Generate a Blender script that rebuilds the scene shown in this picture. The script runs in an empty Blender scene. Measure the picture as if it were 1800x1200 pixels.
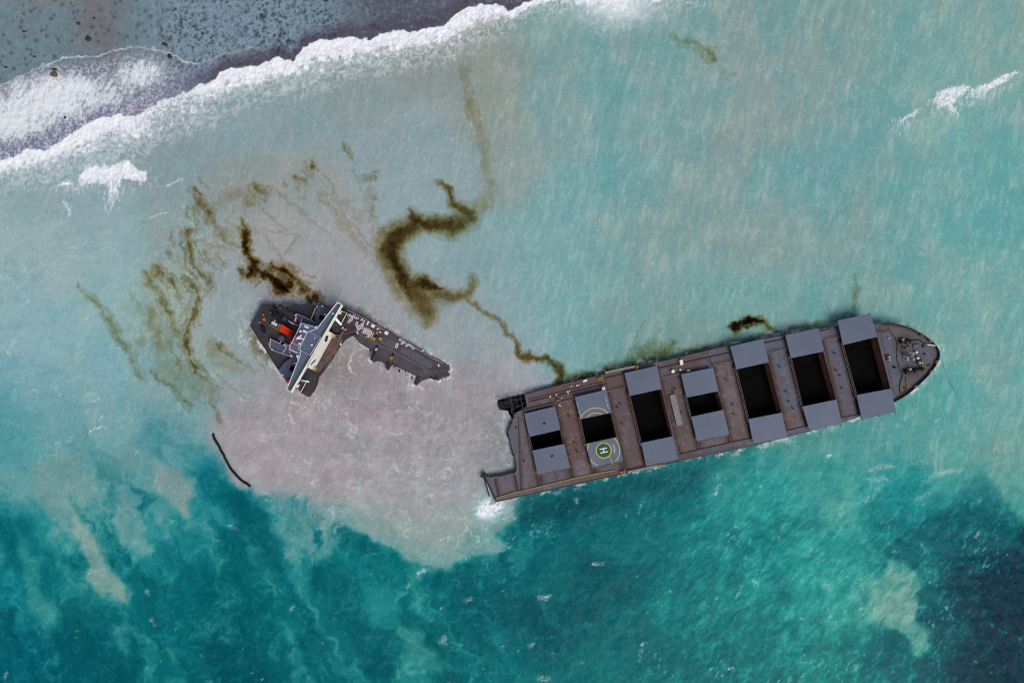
# Aerial view of a broken cargo ship aground off a reef: everything is built here in code.
SUN_E, SUN_A, SUN_S, SUN_W, SKY_S, EXPO = 57, 142, 1.75, 32.0, .100, .24
WGAIN = 1.0; HSCALE = .5
import numpy as np, math, random
F = np.float32
MPP = 0.29            # metres per photograph pixel at sea level
CAM_H = 400.0

# ---------------------------------------------------------------- noise
_PERM = np.random.RandomState(7).permutation(4096).astype(np.int32); _PERM2 = np.concatenate([_PERM, _PERM])
_ang = np.random.RandomState(8).rand(4096) * 2 * np.pi
_GX = np.cos(_ang).astype(F); _GY = np.sin(_ang).astype(F)
def perlin(x, y, seed=0):
    x = np.asarray(x, F) + F(seed * 13.37 % 97); y = np.asarray(y, F) + F(seed * 7.77 % 89)
    fx = np.floor(x); fy = np.floor(y)
    ix = fx.astype(np.int32); iy = fy.astype(np.int32) + np.int32(seed * 37)
    u = x - fx; v = y - fy
    p0 = _PERM[ix & 4095]; p1 = _PERM[(ix + 1) & 4095]; j0 = iy & 4095; j1 = (iy + 1) & 4095
    def g(p, j, du, dv):
        k = _PERM2[p + j]
        return _GX[k] * du + _GY[k] * dv
    su = u * u * u * (u * (u * 6 - 15) + 10); sv = v * v * v * (v * (v * 6 - 15) + 10)
    u1 = u - 1; v1 = v - 1
    a = g(p0, j0, u, v); a = a + su * (g(p1, j0, u1, v) - a)
    b = g(p0, j1, u, v1); b = b + su * (g(p1, j1, u1, v1) - b)
    return (a + sv * (b - a)) * F(1.5)
def worley(x, y, seed=0, keep=1.0):
    """distance to jittered points divided by each point's own random size"""
    fx = np.floor(x).astype(np.int32); fy = np.floor(y).astype(np.int32)
    out = np.full(x.shape, 9, F)
    rs = np.random.RandomState(seed + 900); tab = rs.rand(4096, 4).astype(F)
    for dx in (-1, 0, 1):
        for dy in (-1, 0, 1):
            k = _PERM2[_PERM[(fx + dx + seed) & 4095] + ((fy + dy) & 4095)]
            t = tab[k]
            d = np.hypot(x - (fx + dx) - t[..., 0], y - (fy + dy) - t[..., 1]) / (.35 + .75 * t[..., 2])
            out = np.minimum(out, np.where(t[..., 3] < keep, d, 9))
    return out
def fbm(x, y, o=4, seed=0, gain=.5):
    s = 0; a = 1.0; t = 0; f = 1.0
    for k in range(o):
        s = s + F(a) * perlin(x * F(f) + 17.3 * k, y * F(f) - 9.1 * k, seed + k * 31); t += a; a *= gain; f *= 2.03
    return s / F(t) * F(1.35)
def ridged(x, y, o=3, seed=0, gain=.55):
    s = 0; a = 1.0; t = 0; f = 1.0
    for k in range(o):
        s = s + F(a) * (1 - np.abs(perlin(x * F(f) + 3.7 * k, y * F(f) + 5.1 * k, seed + k * 17)) * 1.6); t += a; a *= gain; f *= 2.1
    return s / F(t)
def sst(a, b, x):
    t = np.clip((x - a) / (b - a), 0, 1); return t * t * (3 - 2 * t)
def lin(c):
    c = np.asarray(c, float); return np.where(c <= .04045, c / 12.92, ((c + .055) / 1.055) ** 2.4)
def gauss(X, Y, cx, cy, rx, ry=None, rot=0):
    ry = ry or rx; dx = X - cx; dy = Y - cy
    if rot:
        c, s = math.cos(rot), math.sin(rot); dx, dy = dx * c + dy * s, -dx * s + dy * c
    return np.exp(-(dx / rx) ** 2 - (dy / ry) ** 2)
def poly_sd(X, Y, pts):
    """signed distance (negative inside) to a polygon"""
    d = np.full(X.shape, 1e12, F); ins = np.zeros(X.shape, bool); n = len(pts)
    for i in range(n):
        x0, y0 = pts[i]; x1, y1 = pts[(i + 1) % n]
        ex, ey = x1 - x0, y1 - y0; L = ex * ex + ey * ey + 1e-9
        t = np.clip(((X - x0) * ex + (Y - y0) * ey) / L, 0, 1)
        q = (X - x0 - t * ex) ** 2 + (Y - y0 - t * ey) ** 2
        d = np.minimum(d, q)
        if y0 != y1:
            c = (y0 > Y) != (y1 > Y)
            ins ^= c & (X < (x1 - x0) * (Y - y0) / (y1 - y0) + x0)
    d = np.sqrt(d); return np.where(ins, -d, d)
def stroke(X, Y, pts, soft=1.0):
    """pts (x, y, halfwidth, density): soft brush value"""
    out = np.zeros(X.shape, F)
    if len(pts) == 1: pts = pts + pts
    stamp(out, X, Y, pts); return out
def stamp(out, X, Y, pts, gx=None, gy=None):
    m = 3.0 * max(p[2] for p in pts) + 28
    ax = X[0] if gx is None else gx; ay = Y[:, 0] if gy is None else gy
    i0, i1 = np.searchsorted(ax, [min(p[0] for p in pts) - m, max(p[0] for p in pts) + m]); j0, j1 = np.searchsorted(ay, [min(p[1] for p in pts) - m, max(p[1] for p in pts) + m])
    if i1 <= i0 or j1 <= j0: return
    xs = X[j0:j1, i0:i1]; ys = Y[j0:j1, i0:i1]; o = out[j0:j1, i0:i1]
    for (ax_, ay_, aw, ad), (bx, by, bw, bd) in zip(pts[:-1], pts[1:]):
        ex, ey = bx - ax_, by - ay_; L = ex * ex + ey * ey + 1e-9
        t = np.clip(((xs - ax_) * ex + (ys - ay_) * ey) / L, 0, 1)
        q = ((xs - ax_ - t * ex) ** 2 + (ys - ay_ - t * ey) ** 2) / (aw + t * (bw - aw)) ** 2
        np.maximum(o, (ad + t * (bd - ad)) * np.exp(-q), out=o)

# ---------------------------------------------------------------- base colours of the water (what is in the water, patch by patch)
BASE = """
60 330 150 180 178|160 370 150 182 182|300 300 140 165 166|420 230 143 170 170|520 190 142 168 166|640 170 145 165 160|760 130 148 160 152
880 90 150 160 150|960 60 130 165 158|1080 60 118 165 162|1200 40 125 165 160|1330 40 135 162 156|1450 40 125 162 154|1580 40 122 166 158|1720 40 124 164 154|1850 40 124 164 154
20 430 160 190 187|100 450 160 189 186|200 430 152 188 186|300 400 145 168 164|420 330 150 162 155|540 330 155 165 160|650 250 148 170 170|760 230 150 172 172
850 200 150 162 150|900 300 148 166 158|980 160 128 165 160|1060 200 118 168 166|1150 160 124 170 166|1240 160 135 168 162|1340 130 145 162 158|1330 230 142 162 154|1460 150 130 165 160
1560 110 118 168 160|1680 110 122 168 158|1790 90 124 164 152|1520 230 116 168 164|1620 240 112 166 160|1720 250 92 166 160|1800 220 100 166 160
20 520 150 190 190|90 600 142 190 191|180 520 150 192 190|60 680 126 180 184|150 660 136 184 184|20 740 84 164 168|100 730 112 172 172|200 720 122 174 174|210 630 132 186 190
250 560 150 182 172|300 520 156 180 168|280 640 135 172 170|330 700 124 170 170|380 560 162 180 179|400 470 162 172 168|420 660 150 174 170|350 620 155 172 158|290 780 98 160 162|230 830 104 158 156|140 790 108 168 166|40 800 92 164 162
520 420 168 172 168|600 400 165 172 170|620 500 168 172 172|560 470 170 172 170|740 440 150 178 178|780 300 150 175 175|760 600 160 172 172|850 440 138 174 174|700 330 152 176 178|640 600 168 170 172
930 430 128 174 172|1000 350 118 172 170|1000 520 118 174 172|930 560 135 174 176|1080 440 122 170 166|1100 300 122 170 168|1180 380 132 166 158|1250 300 138 165 160|1200 500 128 170 164
1300 420 138 166 156|1360 320 122 168 164|1440 300 110 168 166|1420 420 130 166 160|1500 400 118 166 160|1600 340 106 168 162|1580 480 112 168 160|1700 380 88 166 160|1780 350 84 164 158|1700 480 110 168 158|1790 480 100 166 158|1300 520 118 170 162|1430 520 120 172 164|1600 560 110 168 160|1720 600 112 166 156|1790 620 95 162 154|1750 720 108 164 154|1680 780 96 160 148|1780 800 110 160 148
1000 600 118 172 172|1100 580 124 166 160|1080 640 108 158 154|1200 580 122 158 148|850 560 150 172 172|900 500 136 176 176|1680 680 88 162 154|1620 740 82 158 148
480 520 172 172 172|410 520 150 172 172|420 610 150 170 170|450 680 158 170 170|800 560 158 170 172
20 860 108 164 160|120 870 112 158 150|20 950 10 120 126|110 930 70 146 144|90 1020 16 118 122|20 1040 20 128 136|60 1150 0 104 116|150 1020 60 138 136|180 1110 8 104 112|240 960 70 146 146|200 880 96 154 152|300 900 82 148 148|280 1020 20 120 124|380 870 18 128 136|420 900 0 106 116|450 960 2 104 110|350 960 34 130 132|380 1060 4 106 112|300 1140 14 118 122|400 1160 0 92 102|480 1080 8 112 116|500 920 80 148 148|560 940 110 154 150|540 1020 26 128 130|560 1120 14 116 120|620 1000 16 124 126|640 1080 42 134 132|700 1140 20 120 120|640 1180 12 110 114
720 1040 12 120 122|780 1060 6 116 118|850 1100 0 100 106|820 1160 0 110 112|900 1180 4 120 120|900 1040 0 106 110|960 1000 2 112 114|960 1100 0 92 98|1000 900 0 98 104|960 940 2 110 116|1060 920 10 112 114|1100 860 8 104 108|1040 1040 0 92 98|1100 1100 2 104 106|1060 1170 8 120 118|1160 960 14 120 120|1180 1060 20 128 124|1180 1160 6 118 116|1130 1000 0 108 110
1220 860 10 108 112|1260 920 60 140 132|1220 960 30 130 126|1320 880 64 142 134|1300 830 40 120 114|1400 840 78 146 138|1400 800 80 150 142|1340 1000 18 126 124|1280 1060 48 138 130|1240 1120 8 116 116|1420 930 66 140 130|1500 900 92 152 140|1480 1000 74 144 132|1400 1040 52 138 130|1360 1120 28 128 122|1460 1100 70 142 130|1500 1060 82 146 132|1500 1170 40 130 122|1560 1160 2 104 108|1500 820 84 154 144|1560 860 60 150 144|1580 940 20 118 122|1620 880 30 140 138|1680 850 96 152 140|1660 930 8 112 116|1740 890 0 100 108|1700 960 0 84 96|1600 1000 10 108 110|1790 960 0 60 76|1720 1030 0 56 72|1660 1080 0 84 94|1760 1130 0 44 60|1680 1180 0 84 94|1790 1190 0 50 66|1600 1180 0 96 104
560 740 168 154 152|650 800 166 154 150|760 760 156 148 146|840 700 156 152 152|480 800 162 154 152|700 680 160 150 152|850 830 158 156 152|620 660 146 136 138|760 860 162 158 152|900 650 166 170 174|620 880 164 158 150|520 700 166 160 158|440 760 158 164 160
"""
def parse(s):
    return np.array([[float(v) for v in q.split()] for q in s.replace('\n', '|').split('|') if q.strip()])
def rbf(X, Y, P, sig):
    num = np.zeros(X.shape + (3,), F); den = np.full(X.shape, 1e-30, F)
    # normalised gaussian, evaluated relative to the nearest point so that it never vanishes far away
    dm = np.full(X.shape, 1e12, F)
    for p in P: dm = np.minimum(dm, (X - p[0]) ** 2 + (Y - p[1]) ** 2)
    for p in P:
        w = np.exp(-((X - p[0]) ** 2 + (Y - p[1]) ** 2 - dm) / (2 * sig * sig))
        den += w
        for k in range(3): num[..., k] += w * F(p[2 + k])
    return num / den[..., None]

# shore lines as functions of x (photograph pixels)
def pl(s):
    a = np.array([[float(v) for v in q.split()] for q in s.split('|')]); return a[:, 0], a[:, 1]
BRK_U = pl("-4000 2200|-300 380|0 281|25 275|45 266|80 263|108 250|120 236|150 220|175 208|205 202|240 205|262 190|290 175|330 160|350 150|375 140|392 125|405 119|430 120|460 115|478 105|488 99|500 102|513 109|530 88|550 75|575 70|600 67|625 68|645 72|660 65|680 57|700 55|720 58|745 52|765 50|780 45|790 40|800 28|820 15|845 8|870 7|885 12|895 22|905 15|920 5|945 -3|1000 -14|1060 -20|1150 -30|1400 -90|5000 -1100")
BRK_L = pl("-4000 2240|-300 420|0 312|60 306|110 300|130 290|180 275|240 262|270 240|300 222|345 208|370 200|390 182|420 168|450 160|500 148|540 142|600 124|650 112|700 104|750 96|790 84|830 62|870 44|900 36|930 18|960 8|1000 6|1040 30|1090 34|1130 22|1180 2|1230 -10|1400 -70|5000 -1080")
SWASH = pl("-4000 2000|-300 260|0 152|27 138|50 130|75 113|88 113|105 104|135 100|175 99|200 90|235 84|270 84|290 92|310 98|325 108|345 112|360 108|385 100|415 89|445 87|465 88|478 99|490 104|600 80|800 40|1000 -10|5000 -1100")

# oil: name -> strokes of (x, y, half width, density)
OIL = {
 'c': [[(766,318,3,.5),(776,326,4,1.6),(788,337,4,2.0),(796,350,5,2.0),(802,362,7,2.4),(822,374,10,2.2),(831,384,9,2.2)],
       [(824,386,10,1.6),(808,393,11,2.4),(786,397,11,2.6),(764,396,10,3.0),(745,391,9,3.2),(728,384,8,3.0)],
       [(718,370,3,1.2),(730,380,5,2.6)],
       [(742,391,8,2.4),(722,398,12,2.6),(702,410,13,3.4),(690,425,14,3.6),(684,440,13,3.4),(690,456,12,3.4),(700,473,9,3.8),(708,490,8,4.0),(716,506,8,3.6),(726,522,9,2.4)],
       [(722,504,10,2.2),(738,496,9,3.2),(752,500,6,4.6),(768,505,4,4.2),(780,507,3,2.0)],
       [(728,512,14,2.2),(742,528,18,2.0),(750,548,12,1.7),(752,568,6,1.0),(751,580,3,.5)],
       [(760,512,12,1.7),(782,520,9,1.5),(804,522,6,1.7),(820,518,6,1.3),(829,500,6,1.1),(830,486,4,.9)],
       [(820,522,4,1.0),(838,535,4,1.1),(852,548,3,1.1),(868,558,3,1.1),(884,574,3,1.1),(900,594,3,1.3),(910,614,4,1.9),(922,627,5,2.2),(938,628,5,2.2),(956,630,4,2.0),(972,637,4,2.2),(984,648,5,2.7),(990,660,6,2.9),(982,674,7,2.6)],
       [(672,410,9,.9),(668,440,10,.9),(684,480,9,.9),(704,520,8,.8)],[(838,370,14,.6),(852,350,10,.35)]],
 'dark': [[(427,388,4,.9),(428,404,6,2.2),(430,418,6,3.4),(433,436,5,3.6),(440,450,6,3.8),(448,464,8,4.4),(446,478,7,4.0),(436,488,5,2.6)],
       [(446,474,6,3.6),(462,481,5,3.6),(474,486,5,4.0),(484,494,8,4.8),(494,504,9,5.6),(503,511,5,5.0)],
       [(494,504,8,4.4),(506,498,5,3.2),(512,486,5,3.0),(508,478,4,3.2),(497,474,4,3.4),(486,472,4,2.4),(476,462,3,1.6)],
       [(512,484,5,2.4),(522,494,4,1.6),(530,508,6,2.4),(540,514,5,1.4)],[(544,524,5,2.0),(552,523,4,2.6),(562,532,4,3.6)],
       [(420,476,3,1.2),(430,484,4,1.8)],[(480,474,10,1.3),(500,482,14,1.1)],[(500,474,3,1.4),(524,480,2,.7)]],
 'nw': [[(340,328,4,1.2),(344,336,4,2.4),(350,344,4,1.8)],[(348,352,7,1.4),(356,364,11,2.0),(368,374,9,2.0),(376,388,8,1.3)],[(374,392,6,1.1),(388,410,6,1.1),(400,426,5,1.0),(420,436,4,.5)],
       [(444,322,4,1.2),(456,332,6,1.8),(470,344,6,1.0)],[(430,350,8,.7),(440,360,6,.7)],[(402,350,6,.7)],[(332,404,5,1.6),(330,412,4,2.2)],[(384,402,9,.8),(410,420,9,.5)],[(405,345,26,.35),(440,340,22,.35)]],
 'flecks': [[(549,284,4,1.4),(552,294,5,2.2),(558,300,3,.9)],[(518,312,6,1.2),(532,316,6,1.2)],[(498,322,5,.8)],[(604,256,3,.9),(612,266,5,1.0),(618,276,3,.6)],[(640,312,9,.6),(656,314,6,1.0)],[(652,344,6,.7),(654,372,6,.7),(650,390,5,.5)]],
 'strand': [[(330,414,4,2.0),(333,430,5,2.4),(336,448,5,2.4),(343,470,5,2.2),(352,482,4,1.8),(368,496,4,1.8)],[(306,408,3,.8),(304,432,3,.7)],[(358,444,4,.8),(368,460,4,.7)],[(366,484,3,1.2),(371,500,3,1.2),(362,520,3,.7)],[(294,446,6,.8)],[(384,450,3,.6),(396,470,3,.6)]],
 'net': [[(274,464,4,1.8),(288,480,4,2.2),(302,494,4,1.8),(318,520,5,.8)],[(254,478,5,1.2),(262,492,6,1.8),(278,510,5,1.4),(290,530,5,1.6),(302,562,6,1.3),(312,586,6,1.0)],[(268,478,6,1.2),(282,488,7,1.0)],
       [(318,488,4,1.2),(334,494,4,1.8),(346,510,4,2.2),(351,530,4,2.2),(342,550,5,1.9),(333,566,5,1.8),(328,586,5,2.0),(325,606,6,2.2),(332,624,5,2.4),(342,644,4,2.0),(354,660,4,1.5),(372,674,4,1.0),(392,684,4,.6)],
       [(268,545,12,.9),(272,580,16,.8),(284,610,18,.6)],[(248,606,8,.8)],[(300,650,30,.55),(340,680,24,.6),(370,690,20,.5)],[(296,600,14,.8)]],
 'edge': [[(138,494,3,.8),(148,512,4,1.1),(164,528,4,.9),(182,546,6,1.0),(196,570,7,1.1),(212,596,7,1.2),(226,622,4,1.1),(238,646,4,.9),(254,668,3,.7)],[(270,658,3,.9),(288,672,4,1.2),(306,682,3,1.3),(318,698,3,1.2),(334,718,3,.9)],[(370,704,3,1.0),(382,726,3,1.0),(390,742,3,.7)]],
 'ring': [[(366,600,5,1.0),(380,604,5,1.6),(392,616,4,2.0),(406,624,3,1.5),(424,634,3,.8),(446,660,3,.6)],[(372,618,16,.45),(420,652,14,.3)],[(444,592,5,1.3),(454,606,8,1.9),(466,622,6,1.5),(480,640,4,.7)]],
 'veil': [[(814,120,7,.7),(824,160,10,.55),(830,196,9,1.0),(838,216,6,.6),(848,244,8,.55),(852,270,8,.7),(858,310,9,.5),(864,350,9,.6),(862,378,8,.5)],[(560,340,8,.5),(590,376,8,.55),(614,404,7,.7),(640,436,6,.6),(672,470,5,.4)],[(520,340,26,.28),(580,350,30,.3),(630,380,26,.35)],[(650,330,8,.5),(652,380,8,.6),(662,420,8,.5)],[(412,388,10,.4),(470,420,10,.4),(500,450,9,.3)]],
 'wisps': [[(420,330,2,.35),(460,366,3,.45),(520,420,2,.3)],[(480,330,3,.35),(530,372,3,.5),(600,436,2,.3)],[(540,326,2,.35),(590,370,3,.55),(652,446,2,.4)],[(600,372,3,.4),(640,414,3,.6),(676,478,2,.5)],[(560,290,2,.4),(588,336,3,.5),(610,380,2,.3)],[(345,420,3,.5),(390,432,3,.6),(424,452,2,.4)],[(300,450,3,.5),(330,480,3,.4),(350,520,2,.3)],[(230,520,3,.4),(262,560,4,.5),(296,620,3,.5)],[(380,660,3,.4),(420,690,3,.4),(470,740,2,.2)],[(620,300,2,.35),(640,350,3,.45),(660,410,3,.5)],[(460,400,2,.4),(500,414,2,.5),(540,418,2,.3)],[(755,770,3,.3),(760,785,5,.4),(752,806,3,.25)]],
 'fleck_ne': [[(1170,64,4,.4),(1190,70,4,.6),(1214,74,5,.9),(1228,80,5,1.1),(1242,88,6,1.4),(1252,100,6,1.7),(1256,110,4,1.0)],[(1276,124,4,.5),(1290,130,5,.5)]],
 'spot': [[(1284,577,4,3.0),(1290,576,6,5.4),(1299,570,5,5.6),(1312,567,5,5.4),(1326,565,5,5.2),(1340,563,4,2.8)],[(1292,580,7,1.6)],[(1334,564,6,1.9),(1346,566,6,1.4),(1352,578,5,1.3),(1372,581,4,1.0),(1392,577,4,.7)]],
 'hullside': [[(1004,666,6,2.4),(1040,657,5,1.8),(1090,648,6,1.8),(1120,640,9,2.6),(1142,634,9,2.4),(1160,624,9,2.0),(1176,612,8,1.5),(1190,600,5,.7)],[(1116,630,14,1.2),(1150,616,16,.8)],[(1200,622,6,1.2),(1260,606,5,1.0),(1330,592,4,1.0),(1420,574,4,.9),(1500,556,3,.8)],[(1504,480,4,.4),(1506,510,5,.6),(1498,545,4,.9)],[(1184,640,5,1.4)]],
 'sternside': [[(596,544,5,1.4),(616,548,5,1.5),(640,560,5,1.6),(664,572,5,1.4),(690,586,5,1.0)],[(440,580,3,.8),(450,560,2,.5)]],
}

# foam patches: polygons (whitewater thrown up by breaking waves)
FOAM_POLY = [
 [(135,316),(146,300),(156,291),(178,291),(200,290),(214,283),(224,280),(231,284),(236,295),(258,302),(259,314),(250,322),(240,318),(229,316),(214,316),(209,335),(197,362),(192,355),(189,330),(182,322),(164,321),(150,324),(140,326)],
 [(98,328),(112,319),(124,317),(127,322),(112,326)],
 [(1640,178),(1646,162),(1664,154),(1690,150),(1706,153),(1700,161),(1686,170),(1676,184),(1680,200),(1668,198),(1662,186),(1652,190)],
 [(1702,160),(1722,152),(1742,143),(1764,132),(1790,124),(1786,131),(1762,146),(1736,162),(1718,172),(1706,172)],
 [(1578,214),(1596,202),(1612,193),(1622,192),(1610,200),(1594,208),(1582,220)],
]
FOAM_ARC = [  # thin curved crests (x, y, half width, density)
 [(292,328,1.6,.8),(304,322,1.6,.8),(318,314,1.5,.9),(323,316,1.2,.5)],[(262,384,1.5,.6),(276,378,1.8,.8),(292,374,1.5,.7)],[(112,354,2.4,.7),(118,362,3,.8),(122,372,3,.8),(120,382,2,.5)],
 [(157,762,1.4,.8),(161,755,1.6,1),(170,751,1.7,1),(182,750,1.7,1),(187,753,1.2,.7)],[(157,705,1.5,.6),(170,703,1.5,.7),(176,700,1.5,.7)],[(175,738,1.2,.6),(180,731,1.5,.7)],[(52,688,1.4,.6),(62,685,1.4,.6),(70,690,1,.4)],
 [(22,688,1,.6),(28,685,1,.6)],[(154,1010,1.2,.5),(160,1006,1.4,.7),(168,1003,1.2,.6)],[(258,1038,2.5,.8),(262,1046,1.6,.7)],[(302,918,3,.7)],[(374,948,3,.5),(382,950,2,.5)],[(266,1088,3.5,.55),(272,1098,3,.5)],[(404,924,3,.5),(412,928,3,.5)],
 [(512,1070,3.5,.55),(516,1064,2,.6)],[(8,1190,3,.6),(12,1182,2,.6)],[(734,1006,4,.6),(744,1002,5,.95),(752,1001,3,.6)],[(736,1012,4,.5)],[(716,1032,3,.5),(720,1026,2,.5)],[(820,1056,4,.55),(828,1052,3,.6)],
 [(776,1128,5,.5),(781,1122,4,1),(782,1130,3,.7)],[(948,1050,4,.6),(958,1050,4,.8),(968,1046,2,.5)],[(1041,990,2,.7),(1050,991,2.5,.95),(1059,991,2,.9),(1062,986,1.5,.6)],[(1012,878,3,.95),(1014,883,2.5,.7)],[(930,1136,3,.6),(936,1132,3,.7)],
 [(884,1136,2.5,.5)],[(950,1192,5,.6),(964,1194,5,.6)],[(1128,1132,2.5,.9),(1136,1129,2,.7)],[(1127,1142,4,.35),(1124,1160,3,.3)],[(1100,906,2.5,.6)],[(1122,900,2,.4),(1130,880,2,.3)],[(1024,1164,2.5,.7)],[(1078,1146,2,.5)],
 [(1256,868,2.5,.9),(1262,856,2.5,.7),(1266,851,2,.5)],[(1452,1029,5,.7),(1460,1028,4,.6)],[(1280,1174,3,.7),(1288,1174,2,.7)],[(1506,1171,4,.75)],[(1716,942,3.5,.6),(1720,936,3,.5)],[(1510,882,5.0,0.31),(1524,878,6.0,0.50),(1534,872,5.0,0.50),(1544,860,4.0,0.37)],[(1532,846,4.0,0.37),(1548,840,5.0,0.43),(1560,843,4.0,0.31)],[(1530,826,4.0,0.31),(1550,820,5.0,0.37),(1570,819,4.0,0.31)],
 [(1610,878,4.0,0.31),(1630,868,5.0,0.37),(1644,860,4.0,0.31)],[(1626,845,4.0,0.25),(1650,832,5.0,0.37),(1690,825,4.0,0.31)],[(1455,801,3,.9),(1460,800,2,.7)],[(1370,945,3,.6)],[(1484,886,4,.45),(1478,904,5,.4)],[(1294,1050,2,.5),(1304,1030,2,.4)],
 # swirls about the stern wreck
 [(421,574,2,.45),(424,592,2,.6),(432,602,2.2,.65),(441,594,2,.5),(444,578,1.6,.3)],[(416,586,1.6,.4),(422,600,2,.5),(434,606,2,.45)],[(448,534,1.5,.55),(454,525,1.5,.6),(462,524,1.2,.4)],[(447,540,1.4,.4),(450,530,1.4,.4)],
 [(508,714,2.5,.5),(509,728,2.2,.6),(515,742,2.2,.55)],[(518,708,2,.5),(527,712,2.5,.65),(534,722,2,.5),(530,734,2,.4)],[(544,694,1.6,.6),(552,690,1.6,.6),(555,700,1.8,.6),(550,709,1.8,.55),(542,712,1.5,.4)],
 [(635,612,1.5,.5),(622,618,1.8,.75),(616,630,2,.8),(613,641,2.4,.9),(616,652,2,.7),(626,660,1.4,.4)],[(612,646,2.5,.5)],[(1500,0,1,.01)],
 [(720,597,1.2,.4),(732,598,1.4,.45),(740,606,1.4,.4),(741,616,1.4,.3)],
]
SPLASH = [(861,893,26,20),(852,898,20,16),(872,888,16,16)]

def sea_fields(X, Y):
    """X, Y photograph pixel coordinates on the water plane -> dict of arrays"""
    shp = X.shape
    # domain warps: broad eddies and small turbulence
    w1x = fbm(X / 110, Y / 110, 4, 1) ; w1y = fbm(X / 110, Y / 110, 4, 2)
    w2x = fbm(X / 26, Y / 26, 3, 3) ; w2y = fbm(X / 26, Y / 26, 3, 4)
    south = sst(650, 900, Y + np.interp(X, [0, 420, 900, 1800], [-75, -20, 0, -100]) + 60 * w1x)          # turbulent plume water below
    A = 14 + 22 * south; B = 4 + 8 * south
    Xa = X + A * w1x + B * w2x; Ya = Y + A * w1y + B * w2y
    P = parse(BASE)
    gx0, gy0, gs = -160.0, -160.0, 5.0                              # evaluated on a coarse grid, then sampled
    cgx, cgy = np.meshgrid(np.arange(gx0, 1965, gs), np.arange(gy0, 1365, gs)); cg = rbf(cgx.astype(F), cgy.astype(F), P, 30.0)
    def sample(g, x, y):
        fx = np.clip((x - gx0) / gs, 0, g.shape[1] - 1.001); fy = np.clip((y - gy0) / gs, 0, g.shape[0] - 1.001)
        ix = fx.astype(np.int32); iy = fy.astype(np.int32); u = (fx - ix)[..., None]; v = (fy - iy)[..., None]
        return (g[iy, ix] * (1 - u) + g[iy, ix + 1] * u) * (1 - v) + (g[iy + 1, ix] * (1 - u) + g[iy + 1, ix + 1] * u) * v
    col = sample(cg, Xa, Ya).astype(F)
    # clouds of sediment, stretched down-current
    rot = 1.12; c, s = math.cos(rot), math.sin(rot)
    U = Xa * c + Ya * s; V = -Xa * s + Ya * c
    cl = fbm(U / 150 + .35 * w1x, V / 44 + .35 * w1y, 6, 11, .55)
    cl2 = fbm(Xa / 60 + .7 * w1x, Ya / 60 + .7 * w1y, 5, 12, .6)
    mid = fbm(Xa / 26 + .25 * w2x, Ya / 26 + .25 * w2y, 5, 13, .56)
    left = 1 - sst(820, 1100, X)
    ship_side = gauss(X, Y, 1000, 930, 140, 60)
    def crisp(v, e=.5): return np.sign(v) * sst(0, .55, np.abs(v)) * .75
    k1 = south * left * crisp(cl - .03) ; k2 = south * (.62 * cl2 + .42 * mid) * (1 - .5 * ship_side)
    k = .85 * k1 + .85 * k2
    grey = np.where((X < 620)[..., None], np.array([122, 156, 150], F), np.array([112, 168, 156], F)); deep = np.array([0, 88, 97], F)
    m = np.clip(k, 0, 1)[..., None] * .72; col = col * (1 - m) + grey * m
    m = np.clip(-k, 0, 1)[..., None] * .9; col = col * (1 - m) + deep * m

    def patch(pts, rgb, soft, amp, op=1.0, seed=50, fine=5):
        nonlocal col
        wx = X + amp * fbm(X / 55, Y / 55, 4, seed) + fine * w2x; wy = Y + amp * fbm(X / 55, Y / 55, 4, seed + 1) + fine * w2y
        d = poly_sd(wx, wy, pts)
        m = (1 - sst(-soft, soft * .5, d)) * op
        t = 1 + .10 * fbm(X / 30, Y / 30, 4, seed + 2)[..., None]
        col = col * (1 - m[..., None]) + np.array(rgb, F) * t * m[..., None]
        return m
    # tongues of sediment in the lower left
    for i, (pts, rgb, op) in enumerate([
        ([(60,800),(150,800),(170,850),(145,930),(110,935),(75,905),(60,860)], (118,158,152), .6),
        ([(120,880),(150,910),(178,960),(205,1000),(232,1040),(224,1064),(200,1066),(170,1045),(150,1010),(138,960),(120,930)], (136,164,150), .8),
        ([(200,860),(240,890),(260,930),(268,970),(240,976),(215,960),(200,920)], (112,156,150), .8),
        ([(268,812),(320,815),(345,850),(342,900),(330,916),(305,896),(280,860)], (136,158,150), .72),
        ([(30,930),(55,960),(75,1020),(105,1070),(110,1098),(70,1092),(40,1085),(45,1040),(28,980)], (84,146,142), .75),
        ([(200,1085),(228,1100),(236,1150),(222,1164),(205,1140)], (94,146,140), .7),
        ([(290,1138),(310,1140),(318,1166),(300,1172)], (104,156,146), .7),
        ([(355,880),(385,890),(412,912),(405,930),(385,925),(360,905)], (92,152,148), .7),
        ([(280,990),(300,1005),(312,1024),(300,1032),(285,1015)], (92,152,142), .7),
        ([(480,880),(540,890),(560,960),(552,990),(530,970),(505,945),(490,915)], (100,146,142), .7),
        ([(490,1090),(525,1110),(530,1135),(510,1140),(495,1120)], (92,160,154), .7),
        ([(690,1090),(740,1110),(770,1150),(795,1170),(780,1185),(740,1170),(700,1140)], (96,148,136), .7),
        ([(640,1020),(690,1030),(700,1080),(670,1090),(640,1060)], (66,144,138), .6),
        ([(765,1030),(790,1040),(785,1060),(768,1056)], (50,150,144), .6),
        ]):
        patch(pts, rgb, 13, 15, op, 60 + 3 * i, 8)
    # pale front of the silt plume and the silt itself
    patch([(540,870),(600,872),(700,880),(850,850),(880,868),(900,884),(905,922),(880,936),(893,962),(868,984),(832,980),(812,996),(767,1003),(717,992),(673,962),(627,940),(580,915),(545,900)], (120,158,150), 12, 9, .92, 120, 7)
    patch([(600,780),(860,780),(880,862),(850,900),(890,915),(800,955),(740,985),(700,960),(660,930),(600,890)], (154,162,152), 40, 22, .75, 124, 9)
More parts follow.
